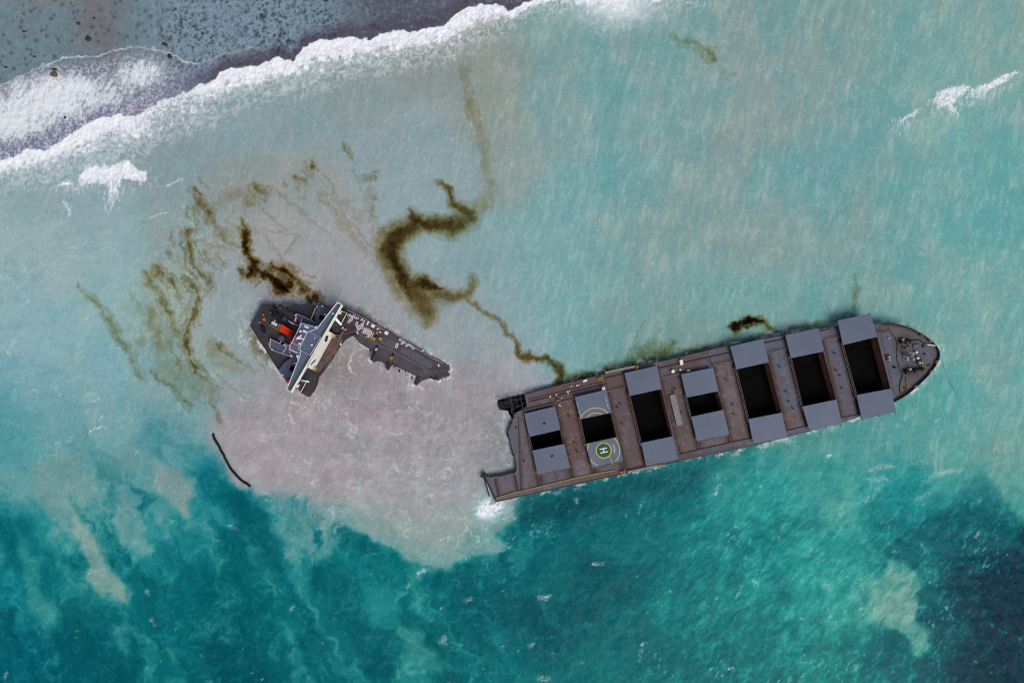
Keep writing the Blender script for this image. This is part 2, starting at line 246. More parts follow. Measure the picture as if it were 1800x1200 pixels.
    patch([(352,690),(420,660),(470,650),(560,640),(640,590),(760,640),(880,640),(935,690),(935,866),(880,900),(820,905),(760,930),(690,905),(620,890),(560,884),(500,878),(445,868),(405,858),(378,800),(368,750)], (167,159,161), 60, 18, .66, 128, 6)
    patch([(372,740),(380,760),(400,850),(445,866),(520,878),(600,884),(640,840),(560,740),(460,720)], (168,159,158), 16, 7, .72, 129, 5)
    # warm brown tint between the broken ends
    g = gauss(X, Y, 610, 650, 46, 42)[..., None] * .55; col = col * (1 - g) + np.array([136, 122, 122], F) * g
    g = gauss(X, Y, 870, 770, 30, 60)[..., None] * .5; col = col * (1 - g) + np.array([128, 126, 124], F) * g
    g = np.clip(1.3 * gauss(X, Y, 888, 795, 30, 50), 0, 1)[..., None]; col = col * (1 - g) + np.array([142, 142, 142], F) * g
    # clear deep water against the silt plume / the hull
    patch([(905,880),(1000,862),(1140,828),(1260,806),(1240,850),(1150,880),(1040,905),(960,930),(905,930)], (0,78,85), 24, 14, .85, 140, 7)
    patch([(365,820),(405,862),(450,880),(480,905),(450,940),(420,920),(390,880)], (0,98,106), 14, 12, .8, 143, 7)
    # pale cloud in the lower right and the deep water beyond it
    patch([(1230,1030),(1330,960),(1470,900),(1570,960),(1570,1090),(1490,1140),(1390,1080),(1300,1090)], (86,162,148), 60, 34, .5, 180, 14)
    patch([(1215,850),(1300,810),(1430,790),(1460,860),(1400,930),(1300,920),(1240,930)], (80,158,146), 40, 26, .5, 184, 12)
    navy = patch([(1690,1020),(1740,960),(1800,930),(2600,860),(2600,1500),(1600,1500),(1640,1220),(1660,1160),(1690,1110),(1680,1060)], (0,50,66), 75, 38, .92, 150, 14)
    patch([(1640,900),(1700,870),(1740,866),(1800,930),(1800,960),(1720,980),(1660,960),(1600,960),(1560,950),(1565,930),(1600,930)], (0,94,102), 18, 20, .85, 153, 12)
    patch([(1530,1040),(1560,985),(1600,990),(1620,1020),(1625,1060),(1612,1090),(1640,1110),(1646,1140),(1620,1156),(1595,1150),(1580,1120),(1550,1100),(1520,1090)], (128,164,146), 12, 13, .85, 156, 8)
    patch([(1480,1050),(1540,1000),(1580,1000),(1600,1080),(1540,1110),(1490,1100)], (110,158,142), 24, 18, .6, 159, 8)
    patch([(1440,880),(1500,860),(1520,900),(1480,930),(1450,925)], (116,164,148), 20, 16, .6, 162, 8)
    patch([(1700,780),(1900,720),(1900,940),(1800,925),(1770,905),(1740,850)], (114,158,144), 16, 14, .8, 165, 8)
    # milky patches in the lagoon
    lag = 1 - south
    m = (lag * .28 * sst(850, 1000, X) * (1 - sst(520, 680, Y)))[..., None]; col = col * (1 - m) + np.array([138, 164, 156], F) * m
    east = sst(880, 1050, X)
    q = fbm(X / 75 + .5 * w1x, Y / 110, 5, 171, .58)
    m = (np.clip(q, 0, 1) * lag * east * .75)[..., None]; col = col * (1 - m) + np.array([150, 164, 154], F) * m
    m = (np.clip(-q, 0, 1) * lag * east * .6)[..., None]; col = col * (1 - m) + np.array([88, 160, 158], F) * m
    q = fbm(X / 50, Y / 50, 5, 175, .6); m = (np.clip(q, 0, 1) * lag * (1 - east) * .3)[..., None]; col = col * (1 - m) + np.array([172, 186, 180], F) * m
    m = (np.clip(-q, 0, 1) * lag * (1 - east) * .3)[..., None]; col = col * (1 - m) + np.array([118, 170, 172], F) * m
    # silt fibres, with the light and dark of the ripples painted in
    def fibre(rot, lx, ly, seed, o=4):
        c, s = math.cos(rot), math.sin(rot)
        return fbm((X * c + Y * s + 2.5 * w2x) / lx, (-X * s + Y * c) / ly, o, seed, .62)
    lagoon = lag * sst(240, 420, X + .3 * Y); right = south * sst(980, 1350, X + .2 * (Y - 900))
    def tintby(f, w, pale, pa, dark, da):
        nonlocal col
        m = (np.clip(f, 0, 1) * pa * w)[..., None]; col = col + (np.array(pale, F) - col) * m
        m = (np.clip(-f, 0, 1) * da * w)[..., None]; col = col + (np.array(dark, F) - col) * m
    f1 = .55 * fibre(.24, 13, 58, 181) + .30 * fibre(.10, 7, 28, 185) + .35 * fbm(X / 38 + .3 * w2x, Y / 60, 4, 187)
    tintby(f1, lagoon * (.45 + .55 * sst(700, 1000, X)), (184, 200, 188), .80, (98, 150, 150), .55)
    f3 = .60 * fibre(.62, 18, 46, 189) + .40 * fibre(.78, 8, 22, 193) + .35 * fbm(Xa / 40, Ya / 40, 4, 195)
    tintby(f3, right * (1 - .7 * navy), (150, 198, 176), .85, (4, 104, 110), .62)
    f4 = fbm(Xa / 34 + .8 * w2x, Ya / 34 + .8 * w2y, 5, 197, .62)
    tintby(f4, (1 - lagoon) * (1 - right), (190, 196, 188), .26, (84, 116, 120), .22)
    pz = np.clip(gauss(X, Y, 680, 770, 250, 130), 0, 1) * sst(900, 780, 0 * X + 860) if False else np.clip(1.3 * gauss(X, Y, 690, 770, 230, 110), 0, 1)
    f5 = fbm((X * .83 - Y * .55) / 46 + 1.2 * w2x, (X * .55 + Y * .83) / 24 + 1.2 * w2y, 5, 198, .62); tintby(f5, pz, (200, 192, 190), .55, (126, 116, 116), .50)
    # pale apron behind the lone breaker in the east
    m = (np.clip(gauss(X, Y, 1640, 225, 60, 34, -.35) * .55 + gauss(X, Y, 1745, 160, 70, 20, -.35) * .5, 0, .8) * (.6 + .6 * fbm(X / 14, Y / 14, 4, 199)))[..., None]; col = col + (np.array([172, 198, 178], F) - col) * np.clip(m, 0, 1)

    # clear water is deep green-blue and takes more light than the silt
    clr = south * (1 - sst(10, 120, col[..., 0])); wst = lag * (1 - sst(820, 1050, X))
    col = col * np.stack([1 - .5 * clr - .05 * wst, 1 - .13 * clr - .075 * wst, 1 - .125 * clr - .075 * wst], -1)
    rr = right * (1 - gauss(X, Y, 1590, 1060, 90, 90)); col[..., 0] = col[..., 0] * (1 - .30 * rr)
    ea = lag * sst(900, 1100, X) * (1 - sst(1500, 1700, X)); col = col * (1 - .035 * ea[..., None])

    # ---------------- waves: height in metres
    def streak(rot, lx, ly, o, seed):
        c, s = math.cos(rot), math.sin(rot)
        return ridged((X * c + Y * s + 3 * w2x) / lx, (-X * s + Y * c + 3 * w2y) / ly, o, seed)
    def unit(v): # stretch to a roughly even 0..1 range
        q = np.quantile(v[::7, ::7], [.02, .98]); return (v - q[0]) / (q[1] - q[0])
    st_a = unit(streak(.16, 9, 30, 3, 201)); st_b = unit(streak(-.2, 7, 24, 3, 207))       # wind streaks of the lagoon
    st_c = unit(.65 * streak(.62, 15, 40, 4, 213) + .35 * streak(.85, 8, 22, 3, 215))
    rough = np.clip(.35 + .65 * lagoon, 0, 1)
    swell = fbm(X / 60, Y / 40, 3, 221)
    chop = fbm(X / 9, Y / 9, 4, 225, .6)
    chop2 = fbm(X / 3.6, Y / 3.6, 2, 229)
    H = .5 * swell + lagoon * (.14 * (st_a - .5) + .10 * (st_b - .5)) + right * (.16 * (st_c - .5) + .18 * (streak(.9, 16, 40, 3, 217) - .5)) + .12 * chop + .05 * chop2
    H = H + .3 * (fbm(X / 22, Y / 22, 4, 233, .55)) * (1 - .4 * lagoon)
    # thin films of foam and aeration, with light on the wave streaks painted in
    spread = .35 + .65 * sst(-.3, .4, fbm(X / 40, Y / 40, 3, 241))
    aer = lagoon * (sst(.74, 1.0, st_a) * .85 + sst(.76, 1.0, st_b) * .7) * spread * sst(-.35, .35, fbm(X / 7, Y / 12, 3, 242))
    clus = sst(-.05, .55, fbm(X / 70, Y / 55, 4, 243))
    crest = right * (sst(.55, .95, st_c) * .30 + sst(.78, 1.0, st_c) * 1.0) * (.28 + .72 * clus) * sst(-.5, .4, fbm(X / 7, Y / 9, 3, 244))
    fu = (X * .83 - Y * .55); fv_ = (X * .55 + Y * .83)
    lace = sst(.62, .98, ridged(fu / 30 + .9 * w2x, fv_ / 17 + .9 * w2y, 4, 247)); lace2 = sst(.62, .98, ridged(X / 12 + .7 * w2x, Y / 12 + .7 * w2y, 3, 249))
    plume = np.clip(1.1 * gauss(X, Y, 690, 800, 220, 120) + .9 * gauss(X, Y, 820, 930, 110, 60) + .5 * gauss(X, Y, 500, 700, 90, 60), 0, 1)
    lpat = sst(-.3, .4, fbm(X / 45, Y / 45, 3, 248))
    lx = X + 20 * fbm(X / 44, Y / 44, 3, 281, .5); ly = Y + 20 * fbm(X / 44, Y / 44, 3, 282, .5)
    def thread(sc, seed, w): return sst(1 - w, 1 - .2 * w, 1 - np.abs(perlin(lx / sc, ly / (sc * .62), seed)))
    thr = (thread(86, 283, .07) * 1.0 + thread(50, 284, .09) * .8) * sst(-.15, .4, fbm(X / 36, Y / 36, 3, 285)) * sst(-.5, .3, fbm(X / 6, Y / 6, 3, 286))
    wlag = (1 - sst(300, 560, X)) * lag
    lac = thr * (plume * .95 + .45 * wlag + .22 * south * (1 - right)) + plume * (lace * .42 + lace2 * .2) * (.25 + .75 * lpat)
    lac = lac + (.28 * lace + .15 * lace2) * lpat * (1 - sst(200, 460, X)) * (1 - sst(620, 900, Y)) + .14 * (lace + lace2) * lpat * south
    film = np.clip(aer * .55 + lac, 0, 1)[..., None]
    tint = np.array([200, 214, 204], F)
    cf = np.clip(crest, 0, 1)[..., None]; col = col + (np.where((navy > .4)[..., None], np.array([96, 150, 156], F), np.array([158, 210, 192], F)) - col) * cf * .62
    shade = right * sst(.35, .05, st_c) if False else right * (1 - sst(.05, .45, st_c)) * .0; col = col * (1 - shade[..., None])
    col = col + (tint - col) * film * .62
    col = col * (1 + .03 * chop[..., None] + .035 * chop2[..., None])
    col[..., 0] = col[..., 0] * (1 - .75 * navy) * (1 - .32 * south * (1 - sst(40, 130, col[..., 0])))

    # ---------------- surf
    wx = X + 4 * w2x; wy = Y + 5 * w2y + 3 * fbm(X / 9, Y / 9, 3, 251)
    yU = np.interp(wx, *BRK_U); yL = np.interp(X + 8 * w2x, *BRK_L); yS = np.interp(X + 2 * w2x, *SWASH)
    h = wy - yU                                  # px seaward of the breaker edge
    thick = np.maximum(yL - np.interp(X, *BRK_U), 6)
    t = h / thick
    # streaming foam, combed at right angles to the shore
    c, s = math.cos(-.5), math.sin(-.5)
    comb = .55 * fbm((X * c - Y * s + 5 * w2x) / 6.5, (X * s + Y * c + 5 * w2y) / 14, 4, 257, .6) + .5 * fbm(X / 9, Y / 9, 4, 256, .62)
    lumps = fbm(X / 14, Y / 14, 4, 259, .6)
    body = sst(-1.2, 1.6, h) * (1 - sst(.34, 1.0, t + .55 * comb + .4 * lumps)) * (.64 + .42 * sst(-.45, .35, fbm(X / 7, Y / 9, 4, 258, .6) + .45 * (1 - t)))
    trail = sst(.2, .8, t) * (1 - sst(4, 40, h - thick + 22 * comb)) * sst(.0, .6, ridged(X / 10 + w2x, Y / 10 + w2y, 3, 255) - .35 + .5 * lumps) * .42 * (h > 0)
    # lacy windows in the breaker on the left
    gap = np.clip(gauss(X, Y, 300, 192, 52, 17, -.45) * 1.6 + gauss(X, Y, 192, 238, 26, 9, -.35) * 1.2 + gauss(X, Y, 370, 176, 26, 12, -.4) + .8 * gauss(X, Y, 95, 285, 40, 9, -.2), 0, 1)
    body = body * (1 - gap * (.15 + .62 * sst(-.3, .3, fbm(X / 5, Y / 5, 4, 261, .65))))
    foam = np.maximum(body, trail * sst(0, 10, h))
    far_e = gauss(X, Y, 1085, 14, 60, 26) * (.75 + .5 * comb + .4 * lumps); foam = np.maximum(foam, np.clip(far_e, 0, .85))
    # swash: a thin sheet running up the reef flat
    hs = wy - yS
    sheet = (hs > 0) & (h < 0)
    line = np.exp(-(hs / 1.5) ** 2) * (h < 3) * (1 - sst(440, 485, X)) * (1 - .6 * sst(330, 360, X)) * np.clip(.55 + .7 * fbm(X / 14, Y / 14, 3, 263), 0, 1)
    sw_cov = 1 - sst(300, 350, X + .3 * Y - 40)
    dens = gauss(X, Y, 60, 185, 90, 50) * 1.2 + gauss(X, Y, 125, 160, 60, 34) + gauss(X, Y, 250, 128, 46, 26) * 1.2 + gauss(X, Y, 205, 168, 50, 26) * .55 + gauss(X, Y, 10, 220, 50, 34)
    spk = fbm(X / 6, Y / 6, 4, 267, .65)
    comb2 = fbm((X * c - Y * s) / 9, (X * s + Y * c) / 26, 4, 269, .62)
    fine = fbm(X / 2.6, Y / 3.6, 2, 271)
    swf = np.where(sheet, sst(.08, 1.2, dens * (.85 + .6 * comb2) + .5 * spk + .22 * fine) * .92, 0)
    swf2 = np.where(sheet, sst(-.05, .8, .8 * spk + .5 * comb2 + .5 * fine + .25) * .62 * (1 - sst(250, 360, X)) * sst(2, 30, hs), 0)
    swf = np.maximum(swf, swf2)
    foam = np.maximum(foam, np.clip(swf * .9, 0, 1)); foam = np.maximum(foam, np.clip(line, 0, 1) * .8)
    # thrown patches
    for i, p in enumerate(FOAM_POLY):
        x0 = min(q[0] for q in p) - 40; x1 = max(q[0] for q in p) + 40; y0 = min(q[1] for q in p) - 40; y1 = max(q[1] for q in p) + 60
        sel = (X > x0) & (X < x1) & (Y > y0) & (Y < y1)
        xx, yy = X[sel], Y[sel]
        d = poly_sd(xx + 3.5 * fbm(xx / 8, yy / 8, 4, 300 + i), yy + 4.5 * fbm(xx / 8, yy / 8, 4, 320 + i), p)
        f = (1 - sst(-3.0, 2.0, d + 2.0 * fbm(xx / 3.5, yy / 3.5, 3, 360 + i))) * (.72 + .36 * sst(-.45, .3, fbm(xx / 6, yy / 8, 4, 370 + i)))
        low = sst(0, 22, yy - (min(q[1] for q in p) + 26)); f = f * (1 - .75 * low * sst(-.25, .25, fbm(xx / 4, yy / 14, 3, 380 + i)))
        drip = (1 - sst(0, 22, d + 8 * fbm(xx / 4, yy / 20, 3, 340 + i))) * sst(.0, .5, fbm(xx / 4.5, yy / 16, 3, 345 + i)) * (yy > (y0 + 40 + y1 - 60) / 2) * .55
        if i > 1: f = f * (.55 + .5 * sst(-.3, .3, fbm(xx / 5, yy / 5, 3, 350 + i)))
        foam[sel] = np.maximum(foam[sel], np.maximum(f, drip))
    fw = X + 2.5 * fbm(X / 7, Y / 7, 3, 361); fv = Y + 2.5 * fbm(X / 7, Y / 7, 3, 362)
    brk = .35 + .9 * sst(-.35, .35, fbm(X / 3.4, Y / 3.4, 3, 363))
    small = np.zeros(shp, F)
    GX1, GY1 = X[0], Y[:, 0]
    for a in FOAM_ARC: stamp(small, fw, fv, a if len(a) > 1 else a + a, GX1, GY1)
    # scattered whitecaps of the open water
    rnd = random.Random(5)
    for _ in range(420):
        x = rnd.uniform(-200, 2000); y = rnd.uniform(640, 1400)
        if y < 900 - .25 * (x - 900) + (120 if 400 < x < 900 else 0) and x < 1500: continue
        r = rnd.uniform(.9, 2.0); a = rnd.uniform(-1.2, .2) if x < 1100 else rnd.uniform(-1.3, -.4); L = rnd.uniform(1, 6)
        stamp(small, fw, fv, [(x, y, r, rnd.uniform(.2, .6)), (x + L * math.cos(a), y + L * math.sin(a), r * .7, .3)], GX1, GY1)
    web = sst(.50, .85, ridged(X / 7 + .5 * w2x, Y / 7 + .5 * w2y, 3, 364)); grain = sst(-.15, .35, fbm(X / 2.8, Y / 2.8, 2, 365))
    foam = np.maximum(foam, np.clip(small * (.25 + .75 * web) * (.35 + .65 * grain) * 1.5, 0, .95))
    sp = np.zeros(shp, F)
    for (x, y, rx, ry) in SPLASH: sp = np.maximum(sp, gauss(X, Y, x, y, rx, ry))
    sp = sp * sst(.15, .8, ridged(X / 9 + w2x, Y / 9 + w2y, 3, 371) * .8 + .35 * sp)
    foam = np.maximum(foam, np.clip(sp * 1.25, 0, 1))
    # foam round the hull ends where the sea washes in
    rim = gauss(X, Y, 893, 770, 6, 46, -.2) * .5 + gauss(X, Y, 884, 704, 14, 5) * .6 + gauss(X, Y, 786, 655, 10, 12) * .5 + gauss(X, Y, 736, 682, 18, 5) * .35 + gauss(X, Y, 758, 664, 8, 6) * .5
    wash = np.clip(gauss(X, Y, 880, 780, 22, 60, -.2) + gauss(X, Y, 880, 826, 26, 14) + gauss(X, Y, 770, 672, 40, 14, .5) + gauss(X, Y, 610, 640, 40, 40) * .8 + gauss(X, Y, 545, 715, 46, 22) + gauss(X, Y, 428, 575, 26, 40) + gauss(X, Y, 850, 880, 46, 40), 0, 1)
    webw = sst(.58, .92, ridged(X / 13 + 1.0 * w2x, Y / 13 + 1.0 * w2y, 3, 373)); foam = np.maximum(foam, wash * webw * (.10 + .34 * sst(-.2, .5, fbm(X / 20, Y / 20, 3, 374))))
    foam = np.maximum(foam, np.clip(rim * sst(-.25, .4, chop + .1), 0, .85))
    # broken wash where the sea meets the two hulls
    for nm_ in ('OUT', 'SOUT'):
        if nm_ not in globals(): continue
        pg = globals()[nm_]; bx = (min(p[0] for p in pg) - 20, max(p[0] for p in pg) + 20, min(p[1] for p in pg) - 20, max(p[1] for p in pg) + 20)
        sel = (X > bx[0]) & (X < bx[1]) & (Y > bx[2]) & (Y < bx[3]); xx, yy = X[sel], Y[sel]
        d = poly_sd(xx + 2 * fbm(xx / 9, yy / 9, 3, 381), yy + 2 * fbm(xx / 9, yy / 9, 3, 382), pg)
        f = np.exp(-((d - 2.0) / 2.6) ** 2) * sst(-.05, .5, fbm(xx / 26, yy / 26, 3, 383) + .5 * fbm(xx / 6, yy / 6, 3, 384)) * .62 + np.exp(-((d - 7) / 4.0) ** 2) * sst(.15, .6, fbm(xx / 30, yy / 30, 3, 385) + .5 * fbm(xx / 5, yy / 5, 3, 386)) * .3
        foam[sel] = np.maximum(foam[sel], f)
    foam = np.clip(foam, 0, 1)

    # ---------------- the reef flat above the surf
    reefm = sst(2, -2, h) if False else (1 - sst(-2, 2, h))
    r1 = fbm(X / 60, Y / 60, 4, 401); r2 = fbm(X / 14, Y / 14, 4, 403, .6); r3 = fbm(X / 5, Y / 5, 3, 405, .6)
    rc = np.zeros(shp + (3,), F) + np.array([110, 130, 134], F)
    g = np.clip(gauss(X, Y, 175, 40, 45, 70) * 1.2 + .5 * r1 * (X < 260), 0, 1)[..., None]; rc = rc * (1 - g) + np.array([112, 114, 115], F) * g
    g = np.clip(sst(220, 330, X) * (1 - .6 * sst(480, 620, X)), 0, 1)[..., None] * .8; rc = rc * (1 - g) + np.array([128, 148, 158], F) * g
    near = (1 - sst(6, 34, -h + 10 * r1)) * sst(280, 380, X); g = np.clip(near + .75 * sst(560, 680, X), 0, 1)[..., None]; rc = rc * (1 - g) + np.array([88, 84, 97], F) * g
    g = (np.clip(sst(30, 0, Y) * gauss(X, Y, 80, 0, 70, 40) * .6, 0, 1))[..., None]; rc = rc * (1 - g) + np.array([128, 128, 122], F) * g
    # coral heads: round dark patches of many sizes
    qx = X + 2.2 * fbm(X / 5, Y / 5, 3, 431); qy = Y + 2.2 * fbm(X / 5, Y / 5, 3, 432)
    spots = 1 - sst(.30, .62, worley(qx / 6.4, qy / 6.4, 1, .62)); spots2 = 1 - sst(.3, .6, worley(qx / 3.5, qy / 3.5, 2, .5)); spots3 = 1 - sst(.3, .6, worley(qx / 12, qy / 12, 3, .22))
    dn = np.clip(sst(240, 340, X) * (.55 + .6 * sst(-.3, .3, r1 + .3 * r2)), 0, 1) * (1 - .5 * sst(560, 640, X))
    spotl = 1 - sst(.28, .6, worley(qx / 8, qy / 8, 5, .22))
    g = np.clip(dn * (spots * .52 + spots2 * .42 + spots3 * .45) + .38 * spotl * (1 - sst(240, 340, X)), 0, .9)[..., None]; rc = rc * (1 - g) + np.array([50, 54, 66], F) * g
    lt = sst(.2, .6, fbm(X / 9, Y / 9, 4, 421)) * sst(560, 660, X) * .45; rc = rc + (np.array([136, 150, 156], F) - rc) * lt[..., None]
    rc = rc * (1 + .09 * r2[..., None] + .06 * r3[..., None])
    # wet purple band between sheet and breaker
    g = np.where(sheet, .25 + .55 * (1 - sst(8, 46, -h)) , 0)[..., None] * (1 - sst(280, 420, X))[..., None]; rc = rc * (1 - g) + np.array([118, 112, 142], F) * g
    away = sst(40, 500, np.maximum(np.maximum(-X, X - 1800), -Y))[..., None]; rc = rc * (1 - away) + np.array([112, 126, 130], F) * away
    col = col * (1 - reefm[..., None]) + rc * reefm[..., None]
    Hs = H * (1 - reefm) + reefm * (.12 * r2 + .05 * r3 - .12 * spots * dn + .6)

    # dark wet band showing through the lacy breaker
    g = (gap * (h > 0) * .6)[..., None]; col = col * (1 - g) + np.array([128, 138, 150], F) * g
    # ---------------- oil
    ox = X + 8 * fbm(X / 30, Y / 30, 4, 501, .6) + 3.5 * fbm(X / 8, Y / 8, 3, 505, .6); oy = Y + 8 * fbm(X / 30, Y / 30, 4, 502, .6) + 3.5 * fbm(X / 8, Y / 8, 3, 506, .6)
    on = fbm(X / 16, Y / 16, 4, 503, .62); on2 = fbm(X / 5, Y / 7, 3, 504, .6)
    oils = {}; tot = np.zeros(shp, F)
    for nme, ss in OIL.items():
        v = np.zeros(shp, F)
        g, dd, nf = {'c': (1.2, 1.4, 0), 'dark': (1.0, 2.0, 5), 'spot': (1.1, 2.0, 1), 'veil': (1.0, .6, 3), 'fleck_ne': (.9, .7, 2), 'hullside': (1, 1.1, 3)}.get(nme, (.9, .9, 4))
        halo = np.zeros(shp, F); rn = random.Random(len(nme) * 7 + 1); GX1, GY1 = X[0], Y[:, 0]
        for q in ss:
            stamp(v, ox, oy, [(x, y, w * g, d * dd) for x, y, w, d in (q if len(q) > 1 else q + q)], GX1, GY1)
            stamp(halo, ox, oy, [(x, y, w * 2.6 + 3, min(.34, d * .17)) for x, y, w, d in (q if len(q) > 1 else q + q)], GX1, GY1)
            if len(q) < 2: continue
            for n in range(nf):                                     # hair-thin filaments beside the body
                o1 = rn.gauss(0, 1.2); o2 = o1 + rn.gauss(0, 1.5); f = []
                for i, (x, y, w, d) in enumerate(q):
                    p0 = q[max(i - 1, 0)]; p1 = q[min(i + 1, len(q) - 1)]; dx, dy = p1[0] - p0[0], p1[1] - p0[1]; L = math.hypot(dx, dy) + 1e-6
                    t = i / (len(q) - 1); of = (o1 + (o2 - o1) * t + rn.gauss(0, .25)) * (w + 1.5); ex = (t - .5) * rn.uniform(0, 10)
                    f.append((x - dy / L * of + dx / L * ex, y + dx / L * of + dy / L * ex, rn.uniform(1.1, 2.4), min(1.2, d * rn.uniform(.25, .6))))
                stamp(v, ox, oy, f, GX1, GY1)
        rough_ = .45 if nme == 'c' else 1.0
        v = v * np.clip(1 + rough_ * (.75 * on + .18 * on2 - .05), .05, 2) + halo * np.clip(.6 + 1.1 * on + .4 * on2, 0, 2)
        oils[nme] = v; tot = np.maximum(tot, v)
    lincol = lin(np.clip(col, 0, 255) / 255.0).astype(F)
    foamc = np.array([.86, .87, .87], F)
    fm = foam[..., None]
    thin = np.where((south > .5)[..., None], np.array([.30, .66, .66], F), foamc) * (1 - fm) + foamc * fm     # thin foam lets the water's colour through
    dry = lincol * (1 - fm) + thin * fm
    absb = np.array([.47, .63, 1.05], F)
    oiled = lincol * np.exp(-tot[..., None] * absb) + np.array([.040, .027, .013], F) * (1 - np.exp(-.7 * tot[..., None])) * np.exp(-.30 * tot[..., None])
    oiled = oiled * (1 - fm) + thin * fm
    Hs = Hs + foam * (.3 + 1.0 * lumps + .6 * chop) * (.4 + .6 * sst(.4, .9, foam))
    return dict(clean=dry, oiled=oiled, H=Hs, foam=foam, oils=oils, tot=tot, reef=reefm, h=h, sheet=sheet)
import bpy, bmesh, sys, time
from mathutils import Vector
from mathutils.geometry import tessellate_polygon
T0 = time.time()
SC = bpy.context.scene; COL = SC.collection
GAIN = 1.0            # how much light the ground receives relative to a picture value of 1 (calibrated below)

def px2w(px, py, z=0.0):
    k = MPP * (CAM_H - z) / CAM_H
    return Vector(((px - 900) * k, (600 - py) * k, z))

# ---------------------------------------------------------------- materials
MATS = {}
def srgb(c): return [float(v) for v in lin(np.array(c) / 255.0)]
class NT:
    def __init__(s, name):
        s.m = bpy.data.materials.new(name); s.m.use_nodes = True; s.t = s.m.node_tree; s.b = s.t.nodes['Principled BSDF']; s._c = None
    def n(s, typ, **kw):
        nd = s.t.nodes.new(typ)
        for k, v in kw.items():
            if k.startswith('i_'):
                key = k[2:]; key = int(key) if key.isdigit() else key
                nd.inputs[key].default_value = v
            else: setattr(nd, k, v)
        return nd
    def l(s, a, b): s.t.links.new(a, b)
    def coord(s):
        if not s._c: s._c = s.n('ShaderNodeTexCoord').outputs['Object']
        return s._c
    def noise(s, scale, det=4, rough=.6, stretch=None, rot=0):
        v = s.coord()
        if stretch:
            mp = s.n('ShaderNodeMapping'); mp.inputs['Scale'].default_value = stretch; mp.inputs['Rotation'].default_value = (0, 0, rot); s.l(v, mp.inputs['Vector']); v = mp.outputs[0]
        nd = s.n('ShaderNodeTexNoise'); nd.inputs['Scale'].default_value = scale; nd.inputs['Detail'].default_value = det; nd.inputs['Roughness'].default_value = rough
        s.l(v, nd.inputs['Vector']); return nd.outputs['Fac']
    def ramp(s, fac, stops):
        r = s.n('ShaderNodeValToRGB'); e = r.color_ramp.elements
        while len(e) < len(stops): e.new(.5)
        for el, (p, c) in zip(e, stops): el.position = p; el.color = (*c, 1) if len(c) == 3 else c
        s.l(fac, r.inputs[0]); return r.outputs[0]
    def mix(s, fac, a, b, mode='MIX'):
        m = s.n('ShaderNodeMix', data_type='RGBA', blend_type=mode)
        for src, idx in ((fac, 0), (a, 6), (b, 7)):
            if hasattr(src, 'links'): s.l(src, m.inputs[idx])
            else: m.inputs[idx].default_value = src if idx == 0 else (*src, 1)
        return m.outputs[2]
    def bump(s, h, st=.3, d=.1):
        b = s.n('ShaderNodeBump'); b.inputs['Strength'].default_value = st; b.inputs['Distance'].default_value = d
        s.l(h, b.inputs['Height']); s.l(b.outputs[0], s.b.inputs['Normal'])
def BW(v): return (v, v, v)
def mat(name, rgb, rough=.6, var=.25, scale=.5, rust=0, rustc=(88, 60, 48), metal=0, spec=.3):
    if name in MATS: return MATS[name]
    t = NT(name); c = srgb(rgb)
    n1 = t.noise(scale, 5, .65)
    base = t.ramp(n1, [(.3, [v * (1 - var) for v in c]), (.7, [min(1, v * (1 + var)) for v in c])])
    if rust:
        n2 = t.noise(scale * .6, 6, .7)
        f = t.ramp(n2, [(.62 - rust * .3, BW(0)), (.8 - rust * .2, BW(1))])
        base = t.mix(f, base, srgb(rustc))
    t.l(base, t.b.inputs['Base Color']); t.b.inputs['Roughness'].default_value = rough; t.b.inputs['Metallic'].default_value = metal
    t.b.inputs['Specular IOR Level'].default_value = spec
    MATS[name] = t.m; return t.m

